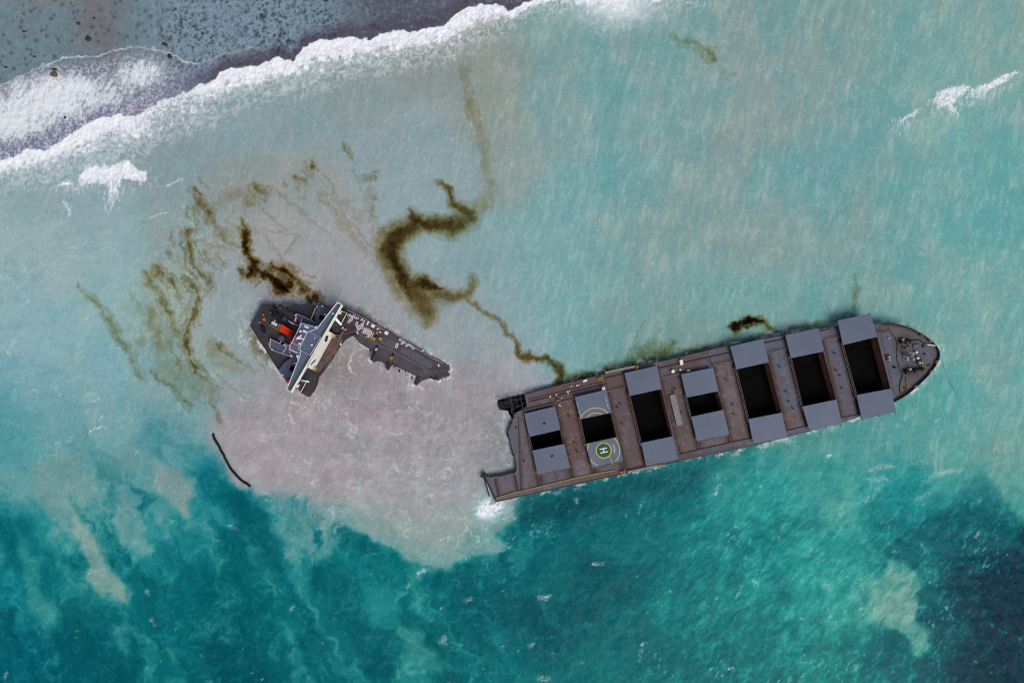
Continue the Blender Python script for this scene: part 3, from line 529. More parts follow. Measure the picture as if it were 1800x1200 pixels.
# ---------------------------------------------------------------- objects
def props(o, label=None, cat=None, group=None, kind=None):
    if label: o['label'] = label
    if cat: o['category'] = cat
    if group: o['group'] = group
    if kind: o['kind'] = kind
    return o
def empty(name, loc, label, cat, group=None):
    o = bpy.data.objects.new(name, None); COL.objects.link(o); o.location = loc; o.empty_display_size = 1
    return props(o, label, cat, group)
class Frame:
    """a wreck's own frame: the deck height at a photograph pixel and the lean of its uprights"""
    def __init__(s, root, deck, lean=(0, 0)): s.root = root; s.deck = deck; s.lean = Vector((lean[0], lean[1], 0))
    def at(s, px, py, h=0.0):           # seen at (px, py), h metres above the deck
        return px2w(px, py, s.deck(px, py) + h)
    def low(s, p, dh): return p - s.lean * dh - Vector((0, 0, dh))
class MB:
    def __init__(s, fr): s.f = fr; s.v = []; s.q = []; s.mi = []; s.cur = 0
    def add(s, vs, fs):
        b = len(s.v); s.v += [Vector(v) for v in vs]; s.q += [tuple(b + i for i in f) for f in fs]; s.mi += [s.cur] * len(fs)
    def prism(s, pts, h1, h0, holes=(), top=True, sides=True, bottom=False, base_z=None, flare=1.0):
        """polygon seen at height h1 above the deck, walls down to height h0 (or to the world height base_z)"""
        loops = [list(pts)] + [list(h) for h in holes]
        tops = [[s.f.at(p[0], p[1], h1) for p in lp] for lp in loops]
        bots = []
        for lp in tops:
            if base_z is None: bots.append([s.f.low(p, h1 - h0) for p in lp])
            else: bots.append([Vector((*(s.f.low(p, p.z - base_z)).xy, base_z)) for p in lp])
        flat = [p for lp in tops for p in lp]; flatb = [p for lp in bots for p in lp]; n = len(flat); fs = []
        tri = tessellate_polygon([[Vector((p.x, p.y, 0)) for p in lp] for lp in tops])
        def up(t, want):
            a, b, c = (flat[i] for i in t)
            return t if ((b - a).cross(c - a).z > 0) == want else (t[0], t[2], t[1])
        if top: fs += [up(t, True) for t in tri]
        if bottom: fs += [tuple(n + i for i in up(t, False)) for t in tri]
        if sides:
            o = 0
            for k, lp in enumerate(tops):
                m = len(lp); ar = sum(lp[i].x * lp[(i + 1) % m].y - lp[(i + 1) % m].x * lp[i].y for i in range(m))
                ccw = (ar > 0) == (k == 0)
                for i in range(m):
                    a, b = o + i, o + (i + 1) % m
                    fs.append((a, n + a, n + b, b) if ccw else (b, n + b, n + a, a))
                o += m
        s.add(flat + flatb, fs); return s
    def sheet(s, pts, h): return s.prism(pts, h, h, sides=False)
    def box(s, cx, cy, lx, ly, ang, h1, h0):
        """box: centre pixel, size in pixels, angle in degrees (picture, clockwise)"""
        a = math.radians(ang); c, d = math.cos(a), math.sin(a)
        pts = [(cx + u * lx / 2 * c - v * ly / 2 * d, cy + u * lx / 2 * d + v * ly / 2 * c) for u, v in ((-1, -1), (1, -1), (1, 1), (-1, 1))]
        return s.prism(pts, h1, h0, bottom=True)
    def cyl(s, cx, cy, r, h1, h0, n=12, r1=None):
        r1 = r if r1 is None else r1
        pts = [(cx + r1 * math.cos(2 * math.pi * k / n), cy + r1 * math.sin(2 * math.pi * k / n)) for k in range(n)]
        return s.prism(pts, h1, h0, bottom=True)
    def tube(s, pts, r, n=6):
        """world points"""
        pts = [Vector(p) for p in pts]; rings = []
        for i, p in enumerate(pts):
            d = (pts[min(i + 1, len(pts) - 1)] - pts[max(i - 1, 0)]); d = d.normalized() if d.length > 1e-6 else Vector((1, 0, 0))
            up = Vector((0, 0, 1)) if abs(d.z) < .9 else Vector((1, 0, 0))
            a = d.cross(up).normalized(); b = a.cross(d).normalized()
            rings.append([p + (a * math.cos(2 * math.pi * k / n) + b * math.sin(2 * math.pi * k / n)) * r for k in range(n)])
        vs = [v for rg in rings for v in rg]; fs = []
        for i in range(len(pts) - 1):
            for k in range(n): fs.append((i * n + k, i * n + (k + 1) % n, (i + 1) * n + (k + 1) % n, (i + 1) * n + k))
        fs.append(tuple(range(n))[::-1]); fs.append(tuple((len(pts) - 1) * n + k for k in range(n)))
        s.add(vs, fs); return s
    def line(s, pts, h, r, n=6): return s.tube([s.f.at(p[0], p[1], h) for p in pts], r, n)
    def rail(s, pts, h, r=.1, post=2.2, tall=1.1):
        """guard rail whose top bar is seen along pts"""
        w = [s.f.at(p[0], p[1], h + tall) for p in pts]; s.tube(w, r, 5)
        lo = [s.f.low(p, tall * .5) for p in w]; s.tube(lo, r * .7, 4)
        for a, b in zip(w[:-1], w[1:]):
            k = max(1, int((b - a).length / post))
            for i in range(k + 1):
                p = a.lerp(b, i / k); s.tube([p, s.f.low(p, tall)], r * .8, 4)
        return s
    def ball(s, p, r, seg=10, rings=6, squash=1):
        vs = []; fs = []
        for i in range(rings + 1):
            th = math.pi * i / rings
            for k in range(seg):
                a = 2 * math.pi * k / seg; vs.append(p + Vector((r * math.sin(th) * math.cos(a), r * math.sin(th) * math.sin(a), r * squash * math.cos(th))))
        for i in range(rings):
            for k in range(seg): fs.append((i * seg + k, (i + 1) * seg + k, (i + 1) * seg + (k + 1) % seg, i * seg + (k + 1) % seg))
        s.add(vs, fs); return s
    def pieces(s):
        """groups of faces that hang together or nearly touch"""
        par = list(range(len(s.v)))
        def find(i):
            while par[i] != i: par[i] = par[par[i]]; i = par[i]
            return i
        for f in s.q:
            a = find(f[0])
            for k in f[1:]: par[find(k)] = a
        ids = {}; box = []
        for f in s.q:
            for k in f:
                r = find(k); v = s.v[k]
                if r not in ids: ids[r] = len(box); box.append([list(v), list(v)])
                b = box[ids[r]]
                for d in range(3): b[0][d] = min(b[0][d], v[d]); b[1][d] = max(b[1][d], v[d])
        n = len(box); lo = np.array([b[0] for b in box]); hi = np.array([b[1] for b in box]); size = (hi - lo).max(1)
        gap = np.maximum(0, np.maximum(lo[:, None] - hi[None], lo[None] - hi[:, None])); near = np.sqrt((gap ** 2).sum(2)) <= np.maximum(.02, .47 * np.maximum(size[:, None], size[None]))
        lab = list(range(n))
        def f2(i):
            while lab[i] != i: lab[i] = lab[lab[i]]; i = lab[i]
            return i
        for a, b in zip(*np.nonzero(np.triu(near, 1))): lab[f2(int(b))] = f2(int(a))
        out = {}
        for i, f in enumerate(s.q): out.setdefault(f2(ids[find(f[0])]), []).append(i)
        return list(out.values())
    def build(s, name, mats, parent=None, loc=None, smooth=False, bevel=0):
        if parent and len(s.q) > 1:
            ps = s.pieces()
            if len(ps) > 1:
                first = None
                for p in ps:
                    m2 = MB(s.f); mp = {}
                    for i in p:
                        f = []
                        for k in s.q[i]:
                            if k not in mp: mp[k] = len(m2.v); m2.v.append(s.v[k])
                            f.append(mp[k])
                        m2.q.append(tuple(f)); m2.mi.append(s.mi[i])
                    o = m2.build1(name, mats, parent, loc, smooth, bevel); first = first or o
                return first
        return s.build1(name, mats, parent, loc, smooth, bevel)
    def build1(s, name, mats, parent=None, loc=None, smooth=False, bevel=0):
        org = Vector(parent_loc(parent)) if parent else (Vector(loc) if loc else Vector((0, 0, 0)))
        me = bpy.data.meshes.new(name); me.from_pydata([tuple(v - org) for v in s.v], [], s.q)
        mats = mats if isinstance(mats, (list, tuple)) else [mats]
        for m in mats: me.materials.append(m)
        if len(mats) > 1: me.polygons.foreach_set('material_index', s.mi)
        me.update()
        if smooth: me.polygons.foreach_set('use_smooth', [True] * len(me.polygons))
        o = bpy.data.objects.new(name, me); COL.objects.link(o)
        if parent: o.parent = parent
        else: o.location = org
        if bevel:
            b = o.modifiers.new('bevel', 'BEVEL'); b.width = bevel; b.segments = 2; b.limit_method = 'ANGLE'; b.angle_limit = .7
        return o
def parent_loc(p):
    v = Vector((0, 0, 0))
    while p: v += Vector(p.location); p = p.parent
    return v
def lerp2(a, b, t): return (a[0] + (b[0] - a[0]) * t, a[1] + (b[1] - a[1]) * t)
def quad_uv(q, u, v):
    """q = TL TR BR BL"""
    return lerp2(lerp2(q[0], q[1], u), lerp2(q[3], q[2], u), v)
def smooth_poly(pts, k=3, closed=False):
    out = []
    n = len(pts)
    for i in range(n - 1):
        p0 = pts[max(i - 1, 0)]; p1 = pts[i]; p2 = pts[i + 1]; p3 = pts[min(i + 2, n - 1)]
        for j in range(k):
            t = j / k
            out.append(tuple(.5 * (2 * p1[d] + (p2[d] - p0[d]) * t + (2 * p0[d] - 5 * p1[d] + 4 * p2[d] - p3[d]) * t * t + (-p0[d] + 3 * p1[d] - 3 * p2[d] + p3[d]) * t ** 3) for d in (0, 1)))
    out.append(pts[-1]); return out
def arc_band(c, r0, r1, a0, a1, n=40):
    o = [(c[0] + r1 * math.cos(a0 + (a1 - a0) * i / n), c[1] + r1 * math.sin(a0 + (a1 - a0) * i / n)) for i in range(n + 1)]
    i_ = [(c[0] + r0 * math.cos(a0 + (a1 - a0) * i / n), c[1] + r0 * math.sin(a0 + (a1 - a0) * i / n)) for i in range(n + 1)]
    return [[o[k], o[k + 1], i_[k + 1], i_[k]] for k in range(n)]
def inside(p, poly):
    r = False; n = len(poly)
    for i in range(n):
        (x0, y0), (x1, y1) = poly[i], poly[(i + 1) % n]
        if (y0 > p[1]) != (y1 > p[1]) and p[0] < (x1 - x0) * (p[1] - y0) / (y1 - y0) + x0: r = not r
    return r
# ================================================================ forward half of the broken ship
def bow_deck(px, py): return 2.8 + (px - 880) / 770 * 2.6
ROOT = empty('shipwreck', px2w(1260, 725, 0), 'long forward half of the broken cargo ship with seven open hatches and pointed bow', 'ship', 'halves of the broken ship')
FR = Frame(ROOT, bow_deck)
def part(name, mb, m, parent=ROOT, **k): return mb.build(name, m, parent, **k)

M_HULL = mat('hull_paint', (62, 48, 46), .6, .3, .25, .5, (70, 44, 36))
M_DARK = mat('black_steel', (20, 20, 22), .6, .4, .6)
M_RUST = mat('rusty_steel', (104, 66, 50), .75, .35, .5, .3, (70, 44, 36))
M_SEAM = mat('dark_seam', (44, 38, 40), .7, .35, .4)
M_YEL = mat('yellow_paint', (160, 138, 40), .6, .35, .8, .5, (90, 76, 50))
M_YELB = mat('bright_yellow_paint', (205, 165, 30), .5, .25, 1.5)
M_COVER = None
M_WHITE = mat('white_paint', (222, 220, 214), .5, .06, .5)
M_WPLAST = mat('white_plastic', (214, 204, 208), .45, .12, 2.0)
M_GREY = mat('grey_machine_paint', (84, 88, 96), .5, .3, .8, .3)
M_PIPE = mat('pipe_steel', (112, 106, 104), .5, .3, .5, .5)
M_BLACK = mat('hold_darkness', (9, 9, 10), .9, .4, .1, spec=.05)  # near-black colour painted in for the unlit inside of holds and openings
M_ROPE = mat('dark_rope', (46, 42, 38), .9, .3, 2)

def deck_material():
    t = NT('ship_deck_paint')
    sx = t.n('ShaderNodeSeparateXYZ'); t.l(t.coord(), sx.inputs[0])
    mr = t.n('ShaderNodeMapRange'); mr.inputs['From Min'].default_value = -100; mr.inputs['From Max'].default_value = 75; t.l(sx.outputs[0], mr.inputs[0])
    n0 = t.noise(.03, 3, .6)
    ad = t.n('ShaderNodeMath', operation='MULTIPLY_ADD'); t.l(n0, ad.inputs[0]); ad.inputs[1].default_value = .9; t.l(mr.outputs[0], ad.inputs[2])
    # worn grey in the bow, rust brown amidships, grey violet at the broken end
    base = t.ramp(ad.outputs[0], [(.30, srgb((96, 88, 96))), (.62, srgb((90, 74, 72))), (.95, srgb((86, 72, 72))), (1.0, srgb((84, 88, 102)))])
    mr2 = t.n('ShaderNodeMapRange'); mr2.inputs['From Min'].default_value = 30; mr2.inputs['From Max'].default_value = 62; t.l(sx.outputs[0], mr2.inputs[0])
    base = t.mix(mr2.outputs[0], base, srgb((88, 92, 108)))
    big = t.noise(.12, 6, .68, (1, .35, 1), .23)
    rust = t.ramp(big, [(.45, BW(0)), (.68, BW(.75))])
    base = t.mix(rust, base, srgb((88, 62, 56)))
    mr3 = t.n('ShaderNodeMapRange'); mr3.inputs['From Min'].default_value = -92; mr3.inputs['From Max'].default_value = -100; mr3.inputs['To Max'].default_value = .75; t.l(sx.outputs[0], mr3.inputs[0])
    base = t.mix(mr3.outputs[0], base, srgb((92, 87, 95)))
    streak = t.noise(.5, 5, .7, (.22, 1.0, 1), .23)
    dk = t.ramp(streak, [(.30, BW(.45)), (.46, BW(0))])
    base = t.mix(dk, base, srgb((46, 40, 42)))
    fine = t.noise(1.6, 4, .75)
    lt = t.ramp(fine, [(.60, BW(0)), (.74, BW(.35))])
    base = t.mix(lt, base, srgb((132, 122, 120)))
    scuff = t.noise(.07, 2, .5); scm = t.ramp(scuff, [(.58, BW(0)), (.68, BW(1))])
    sp = t.noise(1.1, 3, .8); spm = t.ramp(sp, [(.5, BW(0)), (.6, BW(.7))])
    both = t.n('ShaderNodeMath', operation='MULTIPLY'); t.l(scm, both.inputs[0]); t.l(spm, both.inputs[1])
    base = t.mix(both.outputs[0], base, srgb((150, 136, 134)))
    t.l(base, t.b.inputs['Base Color']); t.b.inputs['Roughness'].default_value = .62; t.b.inputs['Specular IOR Level'].default_value = .3
    t.bump(fine, .4, .08); return t.m
M_DECK = deck_material()
def plate_material():
    t = NT('worn_deck_plate'); at = t.n('ShaderNodeVertexColor', layer_name='Col'); co = at.outputs['Color']
    fine = t.noise(1.8, 4, .75); co = t.mix(t.ramp(fine, [(.58, BW(0)), (.75, BW(.28))]), co, srgb((134, 124, 122)))
    f2 = t.noise(.9, 5, .75); co = t.mix(t.ramp(f2, [(.28, BW(.5)), (.42, BW(0))]), co, srgb((48, 40, 40)))
    t.l(co, t.b.inputs['Base Color']); t.b.inputs['Roughness'].default_value = .6; t.b.inputs['Specular IOR Level'].default_value = .3; t.bump(fine, .4, .06)
    return t.m
M_PLATE = plate_material()
def cover_material():
    t = NT('hatch_cover_paint')
    a = t.noise(.06, 5, .6); base = t.ramp(a, [(.3, srgb((80, 90, 106))), (.7, srgb((94, 102, 120)))])
    b = t.noise(.9, 4, .7, (1, .18, 1), .23); f = t.ramp(b, [(.56, BW(0)), (.75, BW(.30))]); base = t.mix(f, base, srgb((78, 80, 92)))
    c = t.noise(2.5, 3, .7); f = t.ramp(c, [(.64, BW(0)), (.75, BW(.35))]); base = t.mix(f, base, srgb((128, 120, 122)))
    t.l(base, t.b.inputs['Base Color']); t.b.inputs['Roughness'].default_value = .5; t.b.inputs['Specular IOR Level'].default_value = .3
    return t.m
M_COVER = cover_material()
M_GREEN = mat('helipad_green', (30, 78, 48), .6, .15, .6)
M_PAD = mat('helipad_yellow', (196, 178, 70), .6, .2, 1.2)
M_PADW = mat('helipad_white', (226, 226, 222), .6, .08, 1.2)

BOWC = smooth_poly([(1552,567.2),(1573,569),(1594,573.6),(1615,583),(1634,595.5),(1647,608),(1652.6,620.5),(1651,632),(1644,645),(1632.5,660),(1615,677),(1594,694.5),(1574,706)], 4)
OUT = [(921.7,692.3),(950,684.5),(980,676),(1022,666),(1064,656),(1110,646),(1156,635.5),(1208,623),(1260,611),(1330,597),(1400,584.5),(1470,572.5),(1536,567)] + BOWC + \
      [(1540,721),(1480,743),(1400,763.5),(1320,784),(1256,797.5),(1192,811),(1145,821.5),(1096.7,832.4),(1020,849.5),(950,865),(905,875),(870.4,882.6)] + \
      [(865,868),(858,852),(853,840),(851,834),(858,837.5),(868,838),(880,836),(893,832.5),(905,829.5),(908,824),(905.5,808),(901,793),(897,780),(894,768),(892,759),(897,750),(900.5,739),(905,728),(912,722),(926,715),(924,703)]
HATCH = [
 ((921.2,726.9),(975.3,714),(985.1,754.9),(930.5,767.5),(935.7,791.5),(991.7,779.8),(1002,821),(945,833.5)),
 ((1010.3,697.5),(1065.8,684.5),(1075.2,725),(1019.7,736.7),(1029,779.8),(1085,767.5),(1095.5,809),(1040.7,821)),
 ((1097.7,655.6),(1154.3,642.5),(1163.5,683.3),(1106.9,695.8),(1127,778.2),(1182.6,766.3),(1192.2,806.9),(1135.7,819.4)),
 ((1197,657.5),(1253,646),(1262.7,687.2),(1206.6,698.7),(1214.8,732.2),(1271.7,719.8),(1281.3,762.9),(1225.2,774.4)),
 ((1283.4,608.3),(1341.4,595.4),(1351.6,636.6),(1294.5,649),(1315.6,736.3),(1375,724.8),(1383.6,767.9),(1324.2,779.4)),
 ((1380.3,588.7),(1439.2,576.3),(1447.8,617.5),(1390.3,629.4),(1410.4,714.2),(1470.8,701.8),(1480,744.9),(1422.9,756.4)),
 ((1472.4,562.8),(1530.2,551.4),(1542.4,591.6),(1481.7,606.5),(1505.7,694),(1566,682.7),(1575.7,723.8),(1515.3,736.9)),
]
holes = []; inner = []
for tl, tr, br, bl, tl2, tr2, br2, bl2 in HATCH:
    q = (bl, br, tr2, tl2)                                   # the opening seen between the covers
    L = math.hypot(q[3][0] - q[0][0], q[3][1] - q[0][1]); e = 4.0 / L; u = 1.2 / 57
    inner.append([quad_uv(q, u, -e), quad_uv(q, 1 - u, -e), quad_uv(q, 1 - u, 1 + e), quad_uv(q, u, 1 + e)])
    u2 = .2 / 57; e2 = 5.2 / L
    holes.append([quad_uv(q, -u2, -e2), quad_uv(q, 1 + u2, -e2), quad_uv(q, 1 + u2, 1 + e2), quad_uv(q, -u2, 1 + e2)])

hull = MB(FR).prism(OUT, 0, 0, top=False, base_z=-5.0); part('hull', hull, M_HULL)
part('deck', MB(FR).prism(OUT, 0.0, 0, holes=holes, sides=False), M_DECK)

COVERS = []
rv = random.Random(3)
for i, hq in enumerate(HATCH):
    tl, tr, br, bl, tl2, tr2, br2, bl2 = hq
    co = MB(FR)
    co.prism(holes[i], 2.2, 0, holes=[inner[i]])              # rim, outer wall and the upper inner wall
    iw = MB(FR).prism(inner[i], 2.15, -5.5, top=False); iw.q = [tuple(reversed(f)) for f in iw.q]      # wall going down into the hold
    iw.build1('hold_wall', mat('hold_rust', (150, 88, 62), .8, .4, .4, .4, (104, 62, 44)), ROOT)
    for j in range(9):                                        # stays along the coaming
        for uu in (-.012, 1.012):
            p = quad_uv(holes[i], uu, (j + .5) / 9); co.box(p[0], p[1], 1.1, .5, -13, 1.9, 0)
    part('hatch_coaming', co, mat('coaming_steel', (74, 54, 47), .75, .35, .5, .3, (112, 74, 52)))
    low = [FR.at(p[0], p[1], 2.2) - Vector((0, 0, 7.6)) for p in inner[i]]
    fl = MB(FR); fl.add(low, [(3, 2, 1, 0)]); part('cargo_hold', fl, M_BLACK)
    for q in ((tl, tr, br, bl), (tl2, tr2, br2, bl2)):
        c = MB(FR).prism(q, 3.2, 2.35, bottom=True)
        o = part('hatch_cover', c, M_COVER, bevel=.08); COVERS.append((o, q))
        d = MB(FR)                                            # wheels and cleats at the cover's corners
        for uu, vv in ((.03, -.02), (.97, -.02), (.03, 1.02), (.97, 1.02), (.5, 1.02), (.5, -.02)):
            p = quad_uv(q, uu, vv); d.box(p[0], p[1], 1.6, 1.2, -13, 2.9, 2.2)
        part('cover_wheel', d, M_DARK, o)
    # thin handrail and chain rail along the opening
    r = MB(FR); a0 = quad_uv(holes[i], -.03, .0); a1 = quad_uv(holes[i], -.03, 1.0); r.line([a0, a1], 2.5, .12)
    part('chain_rail', r, M_PIPE)

# worn plating between the hatches: rust, grime and painted-in shade follow the coamings, chipped paint in the middle
def plate_colour(u, v, px, py, base, low, seed, scuff=1.0):
    u, v, px, py = (np.asarray(a, F) for a in (u, v, px, py))
    n1 = fbm(px / 16, py / 16, 5, seed, .6); n2 = fbm(px / 5, py / 5, 4, seed + 1, .65); n3 = fbm(u * 6 + 0 * v, v * 2, 4, seed + 2, .6); n4 = fbm(px / 2.2, py / 2.2, 2, seed + 3)
    c = np.zeros(u.shape + (3,), F) + np.array(base, F)
    def mixin(rgb, m):
        nonlocal c
        m = np.clip(m, 0, 1)[..., None]; c = c * (1 - m) + np.array(rgb, F) * m
    mixin(low, sst(.72, .88, v + .06 * n1))
    mixin((92, 66, 60), sst(-.1, .5, n1) * .7)
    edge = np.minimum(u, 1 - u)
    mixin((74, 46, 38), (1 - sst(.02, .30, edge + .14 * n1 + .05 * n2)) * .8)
    mixin((34, 28, 30), (1 - sst(.0, .15, edge + .06 * n2)) * .85)  # dark edge stands in for the soft shadow beside each hatch
    mixin((52, 42, 42), sst(.25, .6, n2) * .45); mixin((56, 46, 46), (1 - sst(.0, .035, np.abs(u - .5 - .01 * n1))) * .45 * sst(-.4, .2, n1 + n2))
    mixin((156, 142, 138), scuff * sst(.10, .42, fbm(px / 20, py / 11, 3, seed + 5)) * sst(.05, .34, n4 + .3 * n2) * .42)
    mixin((44, 36, 36), sst(.3, .7, n3) * .3)
    return np.clip(c, 0, 255)
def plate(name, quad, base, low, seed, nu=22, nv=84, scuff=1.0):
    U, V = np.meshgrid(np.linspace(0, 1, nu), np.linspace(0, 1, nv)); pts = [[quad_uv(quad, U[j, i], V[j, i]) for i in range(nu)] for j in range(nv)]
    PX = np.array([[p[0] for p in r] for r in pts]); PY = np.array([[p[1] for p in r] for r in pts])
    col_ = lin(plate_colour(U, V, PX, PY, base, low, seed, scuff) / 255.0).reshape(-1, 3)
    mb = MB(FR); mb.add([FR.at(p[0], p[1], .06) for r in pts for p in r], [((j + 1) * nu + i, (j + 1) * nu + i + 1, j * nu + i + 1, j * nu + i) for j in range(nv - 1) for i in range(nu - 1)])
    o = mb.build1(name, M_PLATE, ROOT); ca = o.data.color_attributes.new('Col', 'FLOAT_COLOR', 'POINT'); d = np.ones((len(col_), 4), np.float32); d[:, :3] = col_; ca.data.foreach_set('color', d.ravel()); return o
VIO = (96, 91, 100)
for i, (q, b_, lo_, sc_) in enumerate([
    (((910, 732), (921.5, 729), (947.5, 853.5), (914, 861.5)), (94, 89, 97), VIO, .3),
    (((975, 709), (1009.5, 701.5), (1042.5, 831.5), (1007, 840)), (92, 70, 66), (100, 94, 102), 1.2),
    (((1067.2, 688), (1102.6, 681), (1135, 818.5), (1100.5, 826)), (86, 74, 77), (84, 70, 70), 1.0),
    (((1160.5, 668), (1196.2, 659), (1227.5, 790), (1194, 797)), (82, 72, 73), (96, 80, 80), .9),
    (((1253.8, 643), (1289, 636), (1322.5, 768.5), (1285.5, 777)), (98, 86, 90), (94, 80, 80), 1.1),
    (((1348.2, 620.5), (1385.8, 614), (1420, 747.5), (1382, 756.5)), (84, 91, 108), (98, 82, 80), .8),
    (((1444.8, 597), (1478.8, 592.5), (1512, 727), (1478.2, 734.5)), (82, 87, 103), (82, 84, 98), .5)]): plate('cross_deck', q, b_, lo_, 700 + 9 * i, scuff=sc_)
for i, (q, b_) in enumerate([(((868, 840.5), (906, 832.5), (911.5, 861), (874.5, 871.5)), (94, 90, 97)), (((946, 836), (1002.5, 823.5), (1006, 838.5), (949.5, 851.5)), (88, 88, 102)), (((1042.5, 824), (1094, 812.5), (1097, 824), (1045.5, 830)), (86, 86, 99)), (((1226.5, 777), (1281.5, 765.5), (1284, 775.5), (1228.5, 788.5)), (104, 88, 88))]): plate('deck_plate', q, b_, b_, 790 + 9 * i, 60, 18, .25)
# grimy forecastle plating inside the bulwark
gx_, gy_ = np.meshgrid(np.arange(1541, 1652, 1.2), np.arange(566, 706, 1.2)); fpoly = [(1541.5, 570.5), (1577.5, 716)] 
bwl = [(x + (1566 - x) * .035, y + (638 - y) * .035) for x, y in BOWC]
fpoly = [(1543, 572)] + bwl + [(1576, 702), (1569, 690), (1560, 655), (1548, 603)]
okm = poly_sd(gx_.astype(F), gy_.astype(F), fpoly) < -.5
n1 = fbm(gx_ / 22, gy_ / 22, 5, 801, .6); n2 = fbm(gx_ / 6, gy_ / 6, 4, 802, .65)
fc = np.zeros(gx_.shape + (3,)) + np.array([85, 90, 107])
def fmix(rgb, m):
    global fc
    m = np.clip(m, 0, 1)[..., None]; fc = fc * (1 - m) + np.array(rgb) * m
fmix((92, 78, 82), sst(1576, 1592, gx_ + 6 * n1) * (1 - gauss(gx_, gy_, 1616, 622, 26, 22)) * .75); fmix((96, 84, 62), (gauss(gx_, gy_, 1588, 688, 9, 24) + gauss(gx_, gy_, 1560, 578, 14, 9) + .6 * gauss(gx_, gy_, 1578, 604, 9, 30)) * .8)
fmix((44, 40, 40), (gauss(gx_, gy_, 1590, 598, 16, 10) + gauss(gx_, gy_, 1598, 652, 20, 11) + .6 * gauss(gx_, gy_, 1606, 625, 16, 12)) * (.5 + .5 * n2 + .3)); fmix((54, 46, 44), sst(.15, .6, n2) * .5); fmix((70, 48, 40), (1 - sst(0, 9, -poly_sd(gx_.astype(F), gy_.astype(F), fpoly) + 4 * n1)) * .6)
fidx = -np.ones(gx_.shape, int); fv = []; ff = []; fcol = []
for j, i in zip(*np.nonzero(okm)): fidx[j, i] = len(fv); fv.append(FR.at(gx_[j, i], gy_[j, i], .05)); fcol.append(lin(np.clip(fc[j, i], 0, 255) / 255))
for j in range(gx_.shape[0] - 1):
    for i in range(gx_.shape[1] - 1):
        q = (fidx[j + 1, i], fidx[j + 1, i + 1], fidx[j, i + 1], fidx[j, i])
        if min(q) >= 0: ff.append(tuple(int(k) for k in q))
mb = MB(FR); mb.add(fv, ff); o = mb.build1('forecastle_deck', M_PLATE, ROOT); ca = o.data.color_attributes.new('Col', 'FLOAT_COLOR', 'POINT'); d = np.ones((len(fcol), 4), np.float32); d[:, :3] = np.array(fcol); ca.data.foreach_set('color', d.ravel())

# helicopter landing circle on the second hatch
cov_t, qt = COVERS[2]; cov_b, qb = COVERS[3]
def clip_add(mb, quads, poly, h):
    for q in quads:
        if all(inside(p, poly) for p in q): mb.prism(q, h, h, sides=False)
C2 = (1061.2, 791.4)
mb = MB(FR); mb.cyl(C2[0], C2[1], 12.2, 3.24, 3.21, 40); part('helipad_disc', mb, M_GREEN, cov_b)
mb = MB(FR); clip_add(mb, arc_band(C2, 12.4, 14.0, 0, 2 * math.pi, 60), qb, 3.245)
clip_add(mb, arc_band(C2, 27.6, 28.9, .5, 5.4, 160), qb, 3.245); clip_add(mb, arc_band(C2, 27.6, 28.9, -.95, .5, 80), qb, 3.245)
part('helipad_ring', mb, M_PAD, cov_b)
mb = MB(FR)
ax = math.radians(-13.4 + 2); ca, sa = math.cos(ax), math.sin(ax)
def Hbar(u0, v0, u1, v1, w):
    P0 = (C2[0] + u0 * ca - v0 * sa, C2[1] + u0 * sa + v0 * ca); P1 = (C2[0] + u1 * ca - v1 * sa, C2[1] + u1 * sa + v1 * ca)
    dx, dy = P1[0] - P0[0], P1[1] - P0[1]; L = math.hypot(dx, dy); nx, ny = -dy / L * w / 2, dx / L * w / 2
    mb.prism([(P0[0] + nx, P0[1] + ny), (P1[0] + nx, P1[1] + ny), (P1[0] - nx, P1[1] - ny), (P0[0] - nx, P0[1] - ny)], 3.27, 3.27, sides=False)
Hbar(-6.6, -3.3, 6.6, -3.3, 1.7); Hbar(-6.6, 3.3, 6.6, 3.3, 1.7); Hbar(0, -2.5, 0, 2.5, 1.7)
part('helipad_letter', mb, M_PADW, cov_b)
mb = MB(FR); ct = (1047.5, 745.5)
clip_add(mb, arc_band(ct, 28.3, 29.6, math.pi, 2 * math.pi, 140), qt, 3.245); clip_add(mb, arc_band(ct, 19.4, 20.6, math.pi, 2 * math.pi, 120), qt, 3.245)
part('helipad_ring', mb, M_PAD, cov_t)
mb = MB(FR)
for j in range(7):
    for (s, e, n) in (((1013.6, 706), (1020.5, 730), 0), ((1064.5, 698), (1069.5, 718), 1)):
        if j == 3: continue
        p = lerp2(s, e, (j + .5) / 7); mb.box(p[0], p[1], .8, 1.5, -13, 3.245, 3.245 - .03)
part('painted_lettering', mb, M_PADW, cov_t)
# the ship's name, lettered along the ring
cu = bpy.data.curves.new('lettering', 'FONT'); cu.body = 'WAKASHIO'; cu.size = 1.0; cu.align_x = 'CENTER'; cu.align_y = 'CENTER'
tmp = bpy.data.objects.new('lettering', cu); COL.objects.link(tmp)
me = bpy.data.meshes.new_from_object(tmp.evaluated_get(bpy.context.evaluated_depsgraph_get()))
bpy.data.objects.remove(tmp)
wid = max(v.co.x for v in me.vertices) - min(v.co.x for v in me.vertices)
mb = MB(FR); vs = []
for v in me.vertices:
    t = v.co.x / wid; a = (t - .06) * .82 - .12; r = 19.3 - v.co.y * 4.4
    vs.append(FR.at(C2[0] + r * math.cos(a) + .0, C2[1] + r * math.sin(a), 3.26))
fs = []
for p in me.polygons:
    f = list(p.vertices); a, b, c = (vs[k] for k in f[:3])
    fs.append(tuple(f) if (b - a).cross(c - a).z > 0 else tuple(reversed(f)))
mb.add(vs, fs); part('painted_name', mb, M_PADW, cov_b); bpy.data.meshes.remove(me)
mb = MB(FR); mb.line([(1070, 800), (1074, 808), (1077.5, 816)], 3.25, .18); part('yellow_walk_line', mb, M_PAD, cov_b)

